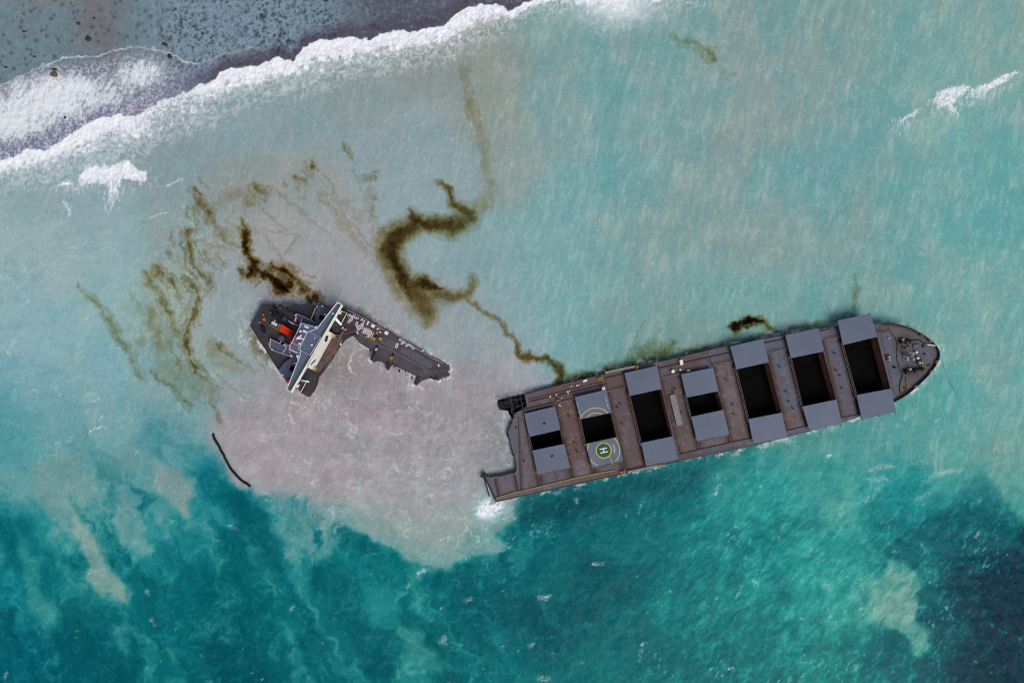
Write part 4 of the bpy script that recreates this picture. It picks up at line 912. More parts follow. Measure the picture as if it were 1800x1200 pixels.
# painted walkway line, deck seams and longitudinal girders
mb = MB(FR)
YL = [(869.5, 876), (885, 871.5), (900, 866.5), (948.5, 855.5), (1008, 841), (1055, 831), (1082, 826.5)]
def band(mb, pts, w, h1, h0=None):
    for a, b in zip(pts[:-1], pts[1:]):
        dx, dy = b[0] - a[0], b[1] - a[1]; L = math.hypot(dx, dy); nx, ny = -dy / L * w / 2, dx / L * w / 2
        ex, ey = dx / L * .05, dy / L * .05
        mb.prism([(a[0] + nx + ex, a[1] + ny + ey), (b[0] + nx - ex, b[1] + ny - ey), (b[0] - nx - ex, b[1] - ny - ey), (a[0] - nx + ex, a[1] - ny + ey)], h1, h1 - .02 if h0 is None else h0)
band(mb, YL, 1.5, .06, .0); band(mb, [(1074, 816), (1076, 824)], 1.6, .05, 0); part('walkway_line', mb, M_YEL)
mb = MB(FR); band(mb, [(x, y - 1.7) for x, y in YL], .9, .3, 0)
band(mb, [(1196, 797.5), (1284, 777.5)], 1.4, .4, 0); band(mb, [(1284, 777.5), (1323, 769)], 1.2, .4, 0); band(mb, [(1383, 757), (1420, 747.5)], 1.2, .4, 0); band(mb, [(1480, 734), (1513, 727)], 1.2, .4, 0)
for a, b in [((948.5, 855), (944, 834)), ((1008, 841), (1003, 822)), ((1045, 832), (1041, 822)), ((912, 863), (905, 831)), ((1099, 826), (1096, 810)), ((1137, 820), (1135, 818)), ((1193, 798), (1190, 797)), ((1226.7, 790), (1225, 775)), ((1284, 777), (1281, 763))]: band(mb, [a, b], 1.0, .35, 0)
for pts in [[(926, 722), (1006, 703)], [(1066, 664), (1096, 657)], [(1157, 647.5), (1240, 629), (1284, 619.5)], [(1343, 603), (1381, 595)], [(1441, 582), (1472, 575)], [(930, 706), (1000, 690), (1064, 675)]]: band(mb, pts, 1.3, .5, 0)
for a, b in [((1240, 628), (1256, 646)), ((1063, 657), (1068, 684)), ((1157, 640), (1163, 668)), ((1247, 627), (1252, 642))]: band(mb, [a, b], .8, .3, 0)
part('deck_girder', mb, M_SEAM)
# pipe run along the port side of the hatches
mb = MB(FR)
for pts, h, r in [([(908, 724.5), (960, 712), (1008, 701.5)], 1.4, .16), ([(905, 726), (960, 713.5), (1006, 703.2)], .9, .16), ([(1069, 687.5), (1099, 681.2)], 1.6, .14), ([(1168, 663), (1196, 656.5)], 1.6, .14), ([(1253.5, 641.5), (1290, 634)], 1.6, .14), ([(1351, 620), (1383, 613.3)], 1.6, .14), ([(1451.6, 596.4), (1475, 592.2)], 1.6, .14), ([(930, 703), (990, 689), (1060, 672)], .7, .2)]: mb.line(pts, h, r)
for a, b in [((1070, 688), (1098, 682)), ((1254, 642), (1289, 635)), ((1352, 620), (1382, 614)), ((1169, 663), (1195, 657)), ((1452, 597), (1474, 593))]:
    mb.rail([a, b], 0, .07, 1.5, 1.3)
part('pipe_run', mb, M_PIPE)
# low walls along the ship's side
mb = MB(FR)
band(mb, [(922, 693), (980, 676.8), (1064, 656.8)], .7, .25, 0); band(mb, [(1156, 636.3), (1260, 611.8), (1330, 597.8), (1470, 573.3)], .7, .25, 0)
band(mb, [(870.6, 881.6), (950, 864.2), (1096, 831.6), (1192, 810.2), (1320, 783.2), (1480, 742.2)], .7, .25, 0)
part('side_rail', mb, M_SEAM)
mb = MB(FR)
mb.rail([(1254, 612.6), (1340, 596), (1470, 573.6)], .25, .05, 3, 1.0); mb.rail([(924, 693.5), (1060, 658.5)], .25, .05, 3, 1.0); mb.rail([(1196, 809), (1320, 782.5), (1478, 742)], .25, .05, 3, 1.0)
part('guard_rail', mb, M_PIPE)

# vents, posts and fittings on the cross decks
vent = [(908, 752), (921, 810.5), (1000, 731), (1014, 793.5), (1009.5, 777.5), (1091, 710), (1086, 716), (1094, 744), (1187, 683), (1183, 688), (1197.5, 724.5), (1276, 666.5), (1288, 711), (1290, 727), (1371, 644.5), (1382.5, 688.5), (1387, 705.5), (1467.5, 621), (1471, 651), (1477, 660), (1481, 682), (1574, 645.5), (1088, 800), (1395, 718)]
for (x, y) in vent:
    mb = MB(FR); mb.cyl(x, y, .9, 1.0, 0, 10); mb.cyl(x, y, 1.5, 1.45, 1.0, 12); part('mushroom_vent', mb, M_DARK)
hat = [(957, 744, 2.6), (970.5, 801.5, 2.6)]
for j, (x, y, w) in enumerate(hat):
    mb = MB(FR).box(x, y, 5, 3, -13, 3.5, 3.21); part('access_lid', mb, M_DARK, COVERS[j][0])
mb = MB(FR)
for (x, y) in [(918, 740), (920, 733), (908.8, 737.6), (1003, 820), (905, 833), (922, 876), (940, 829), (1113, 704), (1118, 721), (1196, 690), (1262, 700), (1290, 648), (1291, 655), (1300, 660), (1384, 622), (1386, 629), (1468, 595), (1482, 605), (1313, 747), (1410, 722), (1500, 700), (1478, 640), (1474, 732), (1510, 740)]:
    if not any(inside((x, y), (h[0], h[1], h[6], h[7])) for h in HATCH): mb.cyl(x, y, .7, .8, 0, 8)
part('mooring_post', mb, mat('pale_post_paint', (190, 168, 120), .6, .3, 1.5))
# two-headed bollards at the ship's side
for (x, y) in [(1450, 577), (1458, 576), (1462, 575.5), (985, 679.5), (1490, 738), (1340, 777), (1150, 817)]:
    mb = MB(FR)
    for d in (-1.4, 1.4): mb.cyl(x + d, y - d * .23, .8, 1.1, 0, 10)
    mb.box(x, y, 5, 1.8, -13, .15, 0); part('bollard', mb, M_YEL)

# orange-yellow davits and the two accommodation ladders
M_OR = mat('yellow_davit_paint', (196, 140, 34), .5, .25, 1.5, .3, (120, 70, 30))
for (x, y, a) in [(1054, 664.5, -13), (1119.5, 645.5, -70), (1094.5, 829, -13), (1160, 817, -13)]:
    mb = MB(FR); mb.box(x, y, 9, 1.0, a, 1.9, .9)
    mb.box(x + 1, y + 3.6, 8, .8, a, 1.2, .5)
    for d in (-3.2, 0, 3.2):
        b = math.radians(a); mb.box(x + d * math.cos(b) + .5, y + d * math.sin(b) + 1.8, .8, 4.6, a, 1.5, 0)
    part('ladder_davit', mb, M_OR)
for (a, b) in [((1066, 654.5), (1117, 644)), ((1106, 829.5), (1156, 818.5))]:
    dx, dy = b[0] - a[0], b[1] - a[1]; L = math.hypot(dx, dy); ang = math.degrees(math.atan2(dy, dx)); cx, cy = (a[0] + b[0]) / 2, (a[1] + b[1]) / 2
    mb = MB(FR)
    for s in (-1.35, 1.35): mb.box(cx - dy / L * s, cy + dx / L * s, L, .5, ang, 1.9, 1.3)
    for j in range(26):
        t = (j + .5) / 26; mb.box(a[0] + dx * t, a[1] + dy * t, 1.2, 2.4, ang, 1.6, 1.5)
    mb.box(a[0], a[1], 3, 3.6, ang, 1.75, 1.2)
    part('accommodation_ladder', mb, mat('ladder_aluminium', (168, 160, 152), .5, .2, 1.5))

# torn plating and frames at the broken end
mb = MB(FR)
TORN = [(876, 702.5), (898, 697), (921.5, 692), (925, 712), (911, 721), (905, 727), (901, 737), (897, 731), (893, 722), (886, 720.5), (878, 719.5), (874.5, 709)]
low = [FR.at(p[0], p[1], -2.2) for p in TORN]; n = len(low)
tri = tessellate_polygon([[Vector((p.x, p.y, 0)) for p in low]])
mb.add(low, [t if ((low[t[1]] - low[t[0]]).cross(low[t[2]] - low[t[0]])).z > 0 else (t[0], t[2], t[1]) for t in tri])
mb.prism(TORN, -2.2, 0, top=False, base_z=-4)
part('torn_tank', mb, M_BLACK)
mb = MB(FR)
for a, b, h in [((875, 703), (922, 692), 0), ((876, 711), (898, 707), -.5), ((876, 714), (897, 711), -.6), ((877, 717), (897, 715), -.7), ((896, 698), (900, 727), 0), ((898, 698), (903, 733), -.2), ((914, 694), (919, 719), 0), ((893, 706), (921, 699), -1), ((897, 722), (922, 708), -.8), ((875, 708), (896, 704), -.4), ((905, 700), (912, 716), -1.2)]: mb.line([a, b], h, .22, 5)
for k in range(40):
    x = rv.uniform(878, 920); y = 712 - (x - 878) * .25 + rv.uniform(-8, 8)
    mb.line([(x, y), (x + rv.uniform(-5, 5), y + rv.uniform(-4, 4))], rv.uniform(-1.8, .1), rv.uniform(.08, .2), 4)
part('torn_frame', mb, mat('torn_steel', (52, 50, 50), .7, .5, .8, .4, (84, 58, 44)))
mb = MB(FR); mb.cyl(851, 835.5, 4.2, .4, -3, 9); mb.line([(850, 838), (856, 856), (860, 872)], -.8, .3); mb.line([(852, 838), (862, 858), (871, 878)], .1, .35)
for k in range(14):
    x = rv.uniform(847, 856); y = rv.uniform(832, 842); mb.line([(x, y), (x + rv.uniform(-5, 3), y + rv.uniform(-4, 5))], rv.uniform(-1.5, .3), .15, 4)
part('torn_frame', mb, M_DARK)
mb = MB(FR)
edge = OUT[-20:]
for k in range(46):
    i = rv.randrange(len(edge) - 1); p = lerp2(edge[i], edge[i + 1], rv.random())
    if p[0] > 915: continue
    mb.line([(p[0] + 2, p[1]), (p[0] - rv.uniform(0, 3.5), p[1] + rv.uniform(-2.5, 1.5))], rv.uniform(-.6, .15), rv.uniform(.1, .3), 4)
band(mb, [(905, 829.3), (880, 835.8), (862, 838)], 1.6, .12, -.5); band(mb, [(907.5, 824), (905, 808), (897, 780), (892.5, 760), (900, 740)], 1.8, .10, -.5)
part('torn_edge', mb, M_DARK)

# forecastle: bulwark with stays, breakwater, windlasses, foremast
mb = MB(FR)
BP = [(1538, 567.4)] + BOWC
cen = (1560, 640)
ins = []
for i, p in enumerate(BP):
    a = BP[max(i - 1, 0)]; b = BP[min(i + 1, len(BP) - 1)]; dx, dy = b[0] - a[0], b[1] - a[1]; L = math.hypot(dx, dy)
    nx, ny = -dy / L, dx / L
    if (cen[0] - p[0]) * nx + (cen[1] - p[1]) * ny < 0: nx, ny = -nx, -ny
    ins.append((p[0] + nx * .9, p[1] + ny * .9))
mb.prism(BP + ins[::-1], 1.7, 0)
for i in range(len(BP) - 1):
    for t in (.2, .7):
        p = lerp2(ins[i], ins[i + 1], t); a = lerp2(BP[i], BP[i + 1], t); dx, dy = p[0] - a[0], p[1] - a[1]; L = math.hypot(dx, dy)
        e = (p[0] + dx / L * 2.8, p[1] + dy / L * 2.8)
        P0, P1, P2 = FR.at(p[0], p[1], 1.6), FR.at(p[0], p[1], .0), FR.at(e[0], e[1], .0)
        s = Vector((-dy / L, -dx / L, 0)) * .12
        mb.add([P0 + s, P1 + s, P2 + s, P0 - s, P1 - s, P2 - s], [(0, 1, 2), (5, 4, 3), (0, 2, 5, 3)])
part('bulwark', mb, mat('bulwark_paint', (58, 58, 66), .6, .3, .5, .4, (76, 56, 46)))
mb = MB(FR)
band(mb, [(1562, 577), (1570, 586), (1576, 596), (1579, 606)], 1.3, .8, 0); band(mb, [(1580, 640), (1584, 650), (1588, 660), (1584, 670), (1582, 682), (1584, 692)], 1.3, .7, 0)
band(mb, [(1579, 606), (1577, 618), (1578, 630), (1580, 640)], 1.8, .6, 0); band(mb, [(1592, 662), (1594, 676), (1590, 692)], .9, .5, 0); band(mb, [(1574, 702), (1584, 694), (1596, 684)], 1.0, .5, 0)
band(mb, [(1541, 580), (1562, 581)], .8, .7, 0); band(mb, [(1541, 583.5), (1560, 584.5)], .8, .7, 0)
part('breakwater', mb, mat('olive_brown_paint', (92, 84, 62), .7, .3, .5, .4, (80, 62, 46)))
def windlass(x, y, ang, L):
    c, s = math.cos(math.radians(ang)), math.sin(math.radians(ang))
    mb = MB(FR); mb.box(x, y, L, 2.2, ang, .5, 0); w = FR.at(x, y, 1.5)
    d = Vector((c, -s, 0)) * MPP
    for u0, u1, r in ((-.48, -.30, 1.1), (-.26, -.05, .7), (-.05, .0, 1.3), (.05, .3, .7), (.34, .46, 1.0)):
        mb.tube([w + d * L * u0, w + d * L * u1], r, 12)
    mb.tube([w - d * L * .55, w + d * L * .55], .22, 8)
    o = part('windlass', mb, M_DARK)
    e = MB(FR); e.box(x - L * .22 * c + 2.6 * s, y - L * .22 * s - 2.6 * c, 5.5, 4.4, ang, 1.8, 0); e.cyl(x - L * .22 * c + 2.6 * s, y - L * .22 * s - 2.6 * c, 1.5, 2.1, 1.8, 10); part('windlass_motor', e, mat('pale_machine_paint', (170, 166, 150), .5, .3, 1, .3), o)
windlass(1592, 600, -4, 19); windlass(1608, 651, -10, 34)
mb = MB(FR)
mb.line([(1596, 599), (1614, 597), (1626, 604)], .35, .28); mb.line([(1622, 646), (1635, 640)], .35, .28); part('anchor_chain', mb, M_DARK)
mb = MB(FR)                                                   # anchor winch blocks, hatch and store boxes
for (x, y, a, b, an, h) in [(1612, 607.5, 12, 5.5, -6, .9), (1619.5, 637, 10, 7, -12, 1.6), (1623, 644, 11, 6, -12, .7), (1563.5, 628.5, 7, 9, -8, 1.3), (1590, 626.5, 6, 5, -10, .6)]: mb.box(x, y, a, b, an, h, 0)
part('deck_locker', mb, mat('olive_locker_paint', (96, 90, 64), .6, .3, .6, .3))
mb = MB(FR)
mb.cyl(1604, 624, 2.0, 9, 0, 12); mb.cyl(1604, 624, 1.4, 11, 9, 12); mb.box(1604, 624, 12, 1.6, 70, 6.5, 6.1); mb.line([(1604, 624), (1609, 621)], 10.2, .3); mb.line([(1604, 624), (1607, 630)], 8, .3); mb.box(1602, 624, 3.4, 6, -12, 4, 3.6)
part('foremast', mb, mat('foremast_paint', (130, 128, 122), .5, .3, .8, .3))
mb = MB(FR)
for (x, y) in [(1612, 619), (1614.5, 629.5), (1606, 621), (1606.5, 632), (1594.5, 624), (1596, 629), (1596.5, 632.5), (1563.5, 627.5), (1564.5, 632), (1563.5, 594.5), (1617.5, 638), (1622, 637.5), (1599, 621.5)]: mb.cyl(x, y, 1.0 if y not in (619, 629.5) else 1.9, 2.0, 0, 10)
part('white_vent', mb, M_WHITE)
mb = MB(FR)
for (x, y, r) in [(1624, 608, 2.4), (1626, 622, 1.5), (1592, 611, 1.6), (1588, 610, 1.4), (1572.5, 645.5, 2.0), (1590, 681.5, 1.1), (1597, 608, 1.2)]: mb.cyl(x, y, r, .9, 0, 12)
part('deck_fairlead', mb, M_DARK)
mb = MB(FR)
for (x, y, a) in [(1621, 590, 30), (1636, 600, 40), (1647, 636, 105), (1637, 653, 125), (1610, 679, 140)]:
    mb.box(x, y, 5, 1.4, a, 1.3, 0)
    for d in (-1.8, 1.8): mb.cyl(x + d * math.cos(math.radians(a)), y + d * math.sin(math.radians(a)), .8, 1.9, 0, 8)
part('bow_fairlead', mb, M_OR)
mb = MB(FR).box(1637.5, 606.5, 14, 1.6, 8, 1.95, 1.3); part('white_spar', mb, M_WHITE)

# things lying on the forward deck
def loose(name, mb, m, px, py, label, cat, group=None, fr=None, **k):
    f = fr or FR; o = mb.build(name, m, None, loc=f.at(px, py, 0), **k); return props(o, label, cat, group)
mb = MB(FR); q = [(1177, 694.5), (1187.5, 692), (1201, 746), (1190, 748.5)]
mb.prism(q, 1.1, .55)
for v in (.15, .5, .85):
    p = quad_uv(q, .5, v); mb.box(p[0], p[1], 9, 2, -13, .56, 0)
for uu in (.02, .98):
    a = quad_uv(q, uu, .01); b = quad_uv(q, uu, .99); band(mb, [a, b], .6, 1.35, 1.08)
loose('loading_platform', mb, mat('speckled_grey_boards', (128, 122, 122), .8, .45, 1.6), 1189, 720, 'long narrow grey platform lying across the rusty deck between two hatches', 'platform')
mb = MB(FR); mb.box(1198, 636.8, 5, 8.4, -10, 1.8, 0); mb.box(1198, 636.8, 5.6, 9, -10, 2.0, 1.8); loose('storage_chest', mb, M_WHITE, 1198, 636.8, 'tall white storage chest standing by the port rail of the long wreck', 'chest', bevel=.06)
mb = MB(FR); mb.cyl(1183.2, 652.5, 3.0, 1.7, 0, 14); mb.cyl(1183.2, 652.5, 2.0, 1.85, 1.7, 12); loose('storage_drum', mb, M_WHITE, 1183.2, 652.5, 'round white drum on the rusty deck below the white chest', 'drum')
mb = MB(FR); mb.box(1210.5, 651.2, 5, 2.6, -13, 1.2, 0); mb.box(1210.5, 651.2, 3.6, 1.4, -13, 1.4, 1.2); loose('storage_box', mb, M_WHITE, 1210.5, 651.2, 'low white box by the edge of the hatch cover nearest the white chest', 'box')
mb = MB(FR); mb.box(1196, 649.6, 3.8, 2.6, 20, 1.2, 0); mb.box(1196, 649.6, 2.8, 1.6, 20, 1.45, 1.2); loose('storage_box', mb, M_WHITE, 1196, 649.6, 'small tilted white box between the round white drum and the low white box', 'box')
mb = MB(FR); mb.box(1061, 682.5, 5.4, 4.6, -20, 4.1, 3.22); mb.box(1061, 682.5, 3.2, 2.6, -20, 4.3, 4.1); loose('equipment_case', mb, M_WPLAST, 1061, 682.5, 'pale case standing on the corner of the hatch cover with the yellow arcs', 'case')
mb = MB(FR); mb.box(1028.5, 669, 7.5, 3.6, -18, 1.3, 0); mb.box(1026.5, 670, 3, 2.4, 10, 1.6, 1.3); loose('crumpled_sheet', mb, M_WHITE, 1028.5, 669, 'crumpled white bundle near the yellow davit on the port side of the long wreck', 'bundle')
for (x, y, r) in [(967.3, 697, 1.5), (978, 693.4, 1.4), (997, 688, 1.3), (1000.5, 687, 1.3), (999, 690.5, 1.3), (981, 703.5, 1.2), (987, 699, 1.2), (983, 711.5, 1.2), (985, 712.8, 1.2), (1004.5, 679, 1.2), (1014, 677.5, 1.4), (1017, 676.5, 1.2)]:
    mb = MB(FR); mb.cyl(x, y, r, 1.0, 0, 10); mb.cyl(x, y, r * .5, 1.15, 1.0, 8)
    loose('canister', mb, M_WPLAST, x, y, 'small pale canister scattered on the rusty port deck near the broken end', 'canister', 'pale canisters on the port deck')
for (x, y) in [(979, 703.5), (983, 703)]:
    mb = MB(FR); mb.box(x, y, 2.6, 2.6, -13, 1.4, 0); mb.box(x, y, 1.6, 1.6, -13, 1.6, 1.4); loose('crate', mb, M_GREY, x, y, 'dull grey crate between the pale canisters on the port deck', 'crate', 'grey crates on the port deck')
# ================================================================ after part of the broken ship, with the bridge and funnel
def stern_deck(px, py): return 6.0 - 5.9 * max(0.0, min(1.0, ((px - 600) * .87 + (py - 560) * .5) / 205.0)) ** 1.2
SR = empty('shipwreck', px2w(520, 620, 0), 'short stern part of the broken cargo ship with white bridge wing and red funnel', 'ship', 'halves of the broken ship')
FS = Frame(SR, stern_deck, lean=(0.0, .155))
def sp(name, mb, m, parent=SR, **k): return mb.build(name, m, parent, **k)
def c1(s, n=None):                    # points noted in a sixfold enlargement
    return [(420 + float(a.split(',')[0]) / 6, 510 + float(a.split(',')[1]) / 6) for a in s.split()]
def c2(s):
    return [(560 + float(a.split(',')[0]) * .1583, 510 + float(a.split(',')[1]) * .1583) for a in s.split()]
M_SD = mat('stern_deck_paint', (52, 49, 55), .6, .3, .35, .3, (74, 58, 54))
M_STRIP = mat('side_deck_paint', (58, 52, 59), .5, .3, .3, .45, (82, 62, 58))
M_TIER = mat('blue_grey_deck_paint', (72, 78, 98), .55, .16, .6)
M_COMP = mat('compass_deck_paint', (80, 92, 116), .55, .12, .5)
M_WALLW = mat('white_house_paint', (242, 239, 228), .5, .08, .35, .12, (150, 120, 90))
M_GRN = mat('dark_green_deck_paint', (58, 76, 54), .6, .2, .8)
M_RED = mat('funnel_red', (232, 54, 14), .45, .1, .4)
M_REDR = mat('raft_red', (190, 36, 60), .5, .15, 1)
M_BRN = mat('brown_bulkhead', (84, 68, 62), .7, .4, .35, .5, (110, 74, 56))
M_RAILW = mat('white_rail_paint', (214, 206, 212), .5, .05, 1)
M_PINK = mat('pale_mast_paint', (226, 206, 208), .5, .1, 1)
M_BLK = mat('funnel_black', (24, 24, 28), .5, .3, .5)

SOUT = c1('240,150 360,150 480,153 600,154 700,155 840,160 960,168 1000,172') + c2('320,205 400,240 480,288 540,322 600,358 690,405 770,452 840,492 900,532 1000,585 1100,640 1180,688 1250,732 1330,768 1400,802 1440,830 1462,870 1466,910 1452,950 1420,975 1380,970 1330,1000 1295,990 1250,975 1200,985 1150,1000 1110,1035 1085,1052 1060,1040 1090,1000 1108,962 1030,925 950,888 880,850 812,818 790,850 765,882 745,862 765,830 775,800 720,805 680,782 640,775 600,790 575,770 595,730 608,692 585,660 560,640 500,608 450,580 400,520 372,492 330,500 290,520 262,545') + \
       c1('1010,640 930,760 860,860 822,895 800,985 770,1050 716,1116 660,1085 590,1030 500,958 460,905 420,850 345,735 270,610 220,540 170,460 115,370 175,262')
hull = MB(FS).prism(SOUT, 0, 0, top=False, base_z=-4); sp('hull', hull, mat('stern_hull_paint', (46, 40, 40), .6, .3, .25, .4, (60, 44, 38)))
i_strip = c2('262,545 320,205')
strip_poly = SOUT[8:59]
split_a = SOUT[:9] ; 
sp('deck', MB(FS).prism(SOUT, 0, 0, sides=False), M_SD)
# side deck leading forward into the water
SIDE = c2('395,440 470,300 600,372 700,425 860,520 1000,598 1100,652 1250,745 1395,815 1440,850 1448,905 1420,950 1380,950 1330,975 1250,950 1150,960 1115,950 1030,912 950,872 812,802 700,735 640,690 560,625 450,560')
sp('side_deck', MB(FS).prism(SIDE, .07, 0.0), M_STRIP)
mb = MB(FS)
band(mb, c2('430,470 560,545 660,605 800,662 850,690 1000,770 1130,845 1220,905'), .8, .5, .0)
sp('deck_coaming', mb, mat('pale_coaming', (120, 116, 126), .6, .3, .5))
mb = MB(FS)
band(mb, c2('690,540 860,600 850,640 710,612 690,540'), .5, .14, 0); band(mb, c2('860,690 905,612 1290,790 1250,900'), .6, .14, 0); band(mb, c2('1050,660 1200,730 1290,800'), 1.6, .12, 0)
sp('deck_panel', mb, M_SEAM)
mb = MB(FS); 
for (x, y, a, b, an, h) in [(*c2('775,585')[0], 26, 13, 29, .16)]: mb.box(x, y, a, b, an, h, 0)
for (x, y) in c2('1080,720 1000,700 1180,800'): mb.box(x, y, 30, 11, 29, .10, .07)
sp('hatch_lid', mb, mat('hatch_lid_paint', (70, 70, 84), .5, .2, .4, .2))
mb = MB(FS)
mb.rail(c2('320,215 480,300 600,370 770,465'), .0, .07, 2.5, 1.0); mb.rail(c2('900,545 1100,652 1250,745 1390,810'), .0, .07, 2.5, .8)
sp('guard_rail', mb, M_RAILW)
mb = MB(FS)                                                     # torn brackets hanging off the side deck
for pts in ['610,690 640,650 600,700', '790,800 765,880', '775,790 750,865', '1110,950 1070,1045', '1120,960 1085,1050', '580,770 630,680', '640,640 660,600', '800,760 830,700', '1240,960 1300,990', '1290,930 1330,1000']: mb.line(c2(pts), .1, .5, 5)
for k in range(30):
    p = c2('%f,%f' % (rv.uniform(560, 1120), 0))[0]; t = (p[0] - 648) / 88.0
    x = p[0]; y = 612 + t * 56 + rv.uniform(-4, 5); mb.line([(x, y), (x + rv.uniform(-4, 3), y + rv.uniform(0, 5))], rv.uniform(-.5, .3), rv.uniform(.12, .35), 4)
sp('torn_frame', mb, M_DARK)
mb = MB(FS)
for k in range(34):
    x, y = c2('%f,%f' % (1380 + rv.uniform(-120, 80), 880 + rv.uniform(-60, 90)))[0]; mb.line([(x, y), (x + rv.uniform(-6, 6), y + rv.uniform(-5, 5))], rv.uniform(0, .5), rv.uniform(.1, .3), 4)
sp('torn_plate', mb, mat('torn_plate_steel', (84, 78, 80), .7, .5, 1.0))
# engine room bulkhead before the house: a lower, stained ledge with pipes
LED = c1('1010,462 1060,470 1105,400 1118,410 1060,560 985,690 905,800 838,862 800,852')
sp('bulkhead_ledge', MB(FS).prism(LED, .9, 0), M_BRN)
mb = MB(FS)
mb.line(c1('1100,430 985,620 880,800'), 1.3, .12); mb.line(c1('1075,480 960,660 840,850'), 1.2, .14); mb.line(c1('1040,560 930,740'), 1.1, .16); mb.line(c2('262,545 190,720'), .5, .25); mb.line(c2('380,465 300,490 250,480 215,560'), 1.0, .12)
mb.line(c2('225,580 120,800 20,960'), .2, .12); mb.line(c2('205,600 180,720'), -.4, .5)
sp('pipe_run', mb, M_PIPE)
mb = MB(FS)
for x, y in c1('930,664 905,690 985,560 1040,500 880,745'): mb.cyl(x, y, 1.7, 1.4, .9, 10)
sp('winch_drum', mb, M_BRN)

# accommodation block and bridge
mb = MB(FS)
T1 = c1('605,248 700,285 800,330 830,158 955,180 1002,205 1010,300 935,420 860,560 760,760 722,812 640,880 560,985 505,955 415,848 470,770 560,700 330,600 330,505 430,562 535,585 560,560 640,372')
sp('lower_deckhouse', MB(FS).prism(T1, 3.0, 0), M_TIER)
mb = MB(FS)
T2 = c1('655,345 800,385 812,410 935,420 720,812 645,680 650,670 535,618 528,590 545,575')
HOUSE = sp('deckhouse', MB(FS).prism(T2, 13.6, 0), [M_WALLW])
sp('compass_deck', MB(FS).prism(c1('660,350 800,390 812,413 932,424 719,806 646,676 652,668 540,616 533,592 548,580'), 13.75, 13.61), M_COMP)
BR = c1('1040,122 1088,152 548,1078 500,1042 648,672 640,600 720,440 800,410 818,408')
BRIDGE = sp('bridge_wing', MB(FS).prism(BR, 14.1, 11.4, bottom=True), M_WALLW)
sp('wing_deck', MB(FS).prism(c1('1042,134 1074,153 546,1066 510,1040 654,674 646,602 722,446 804,415 822,412'), 14.16, 14.11), M_COMP, BRIDGE)
sp('green_walkway', MB(FS).prism(c1('1046,150 1066,158 545,1050 522,1038'), 14.22, 14.17), M_GRN, BRIDGE)
mb = MB(FS); band(mb, c1('1082,154 546,1072'), 1.1, 15.0, 14.1); band(mb, c1('1042,126 1084,152'), .8, 14.9, 14.1); band(mb, c1('504,1042 546,1074'), .8, 14.9, 14.1)
sp('bridge_parapet', mb, M_WALLW, BRIDGE)
mb = MB(FS)
mb.rail(c1('1040,124 930,262 825,402'), 14.1, .14, 2.4, 1.0); mb.rail(c1('648,676 580,850 504,1040'), 14.1, .14, 2.4, 1.0)
mb.rail(c1('735,436 862,496 748,684 622,618 632,585 545,545'), 13.75, .12, 2.4, 1.0); mb.rail(c1('660,346 545,575 530,620 648,672'), 13.75, .12, 2.4, 1.0); mb.rail(c1('660,346 800,385'), 13.75, .1, 2.4, 1.0)
sp('bridge_rail', mb, M_RAILW, BRIDGE)
mb = MB(FS)
mb.line(c1('1018,285 1080,362'), 6.5, .5, 8); mb.prism(c1('1000,300 1018,282 1085,362 1070,370'), 10.5, 9.5); mb.prism(c1('625,932 640,940 738,958 730,974'), 10.5, 9.5); mb.prism(c1('790,392 822,376 834,388 806,415'), 13.2, 12.2); mb.prism(c1('605,690 632,680 630,745 618,730'), 13.2, 12.2)
sp('wing_strut', mb, M_WALLW, BRIDGE)
# shadowed gaps of the white front, painted as flat dark quads
HP = c1('935,420 720,812')
def front(t, hh): # a point on the front wall: along t, metres up
    p = lerp2(HP[0], HP[1], t); w = FS.at(p[0], p[1], 13.6); return FS.low(w, 13.6 - hh)
a0, a1 = front(0, 0), front(1, 0); fd = (a1 - a0); fd.z = 0; fd.normalize(); fn = Vector((-fd.y, fd.x, 0)); fn = fn if fn.x > 0 else -fn
for t0, t1, hs_ in ((.10, .27, (11.6, 9.2, 5.0, 7.6)), (.74, .93, (8.8, 11.4, 9.4, 6.0))):
    p = [front(t, h) + fn * .06 for t, h in ((t0 + .03, hs_[0]), (t1, hs_[1]), (t1 - .03, hs_[2]), (t0, hs_[3]))]; mb = MB(FS)
    mb.add(p, [(0, 1, 2, 3), (3, 2, 1, 0)]); sp('painted_shadow', mb, mat('shadow_paint', (74, 70, 66), .7, .2, 1), HOUSE)
sp('roof_tank', MB(FS).box(*c1('975,468')[0], 7.5, 6.5, 30, 5.0, 0).box(*c1('775,815')[0], 6.5, 6.5, 30, 5.0, 0), mat('tan_box', (190, 160, 112), .6, .15, 1))
# platforms before and under the wings
for pts, mid in ((c1('1062,212 1138,238 1082,345 1008,300'), '1062,240'), (c1('598,1010 648,1078 706,975 640,948'), '618,1010')):
    o = sp('boat_platform', MB(FS).prism(pts, 4.0, 0), mat('dark_brown_platform', (52, 44, 42), .7, .3, .6, .3))
    mb = MB(FS); mb.rail(pts + [pts[0]], 4.0, .13, 2.2, 1.0); sp('platform_rail', mb, M_WALLW, o)
    x, y = c1(mid)[0]; mb = MB(FS); mb.cyl(x, y, 2.2, 5.0, 4.0, 12); mb.cyl(x, y, 1.0, 5.4, 5.0, 8); mb.box(x + 2.5, y - 2, 2.5, 1.4, 30, 5, 4); sp('boat_winch', mb, M_WHITE, o)
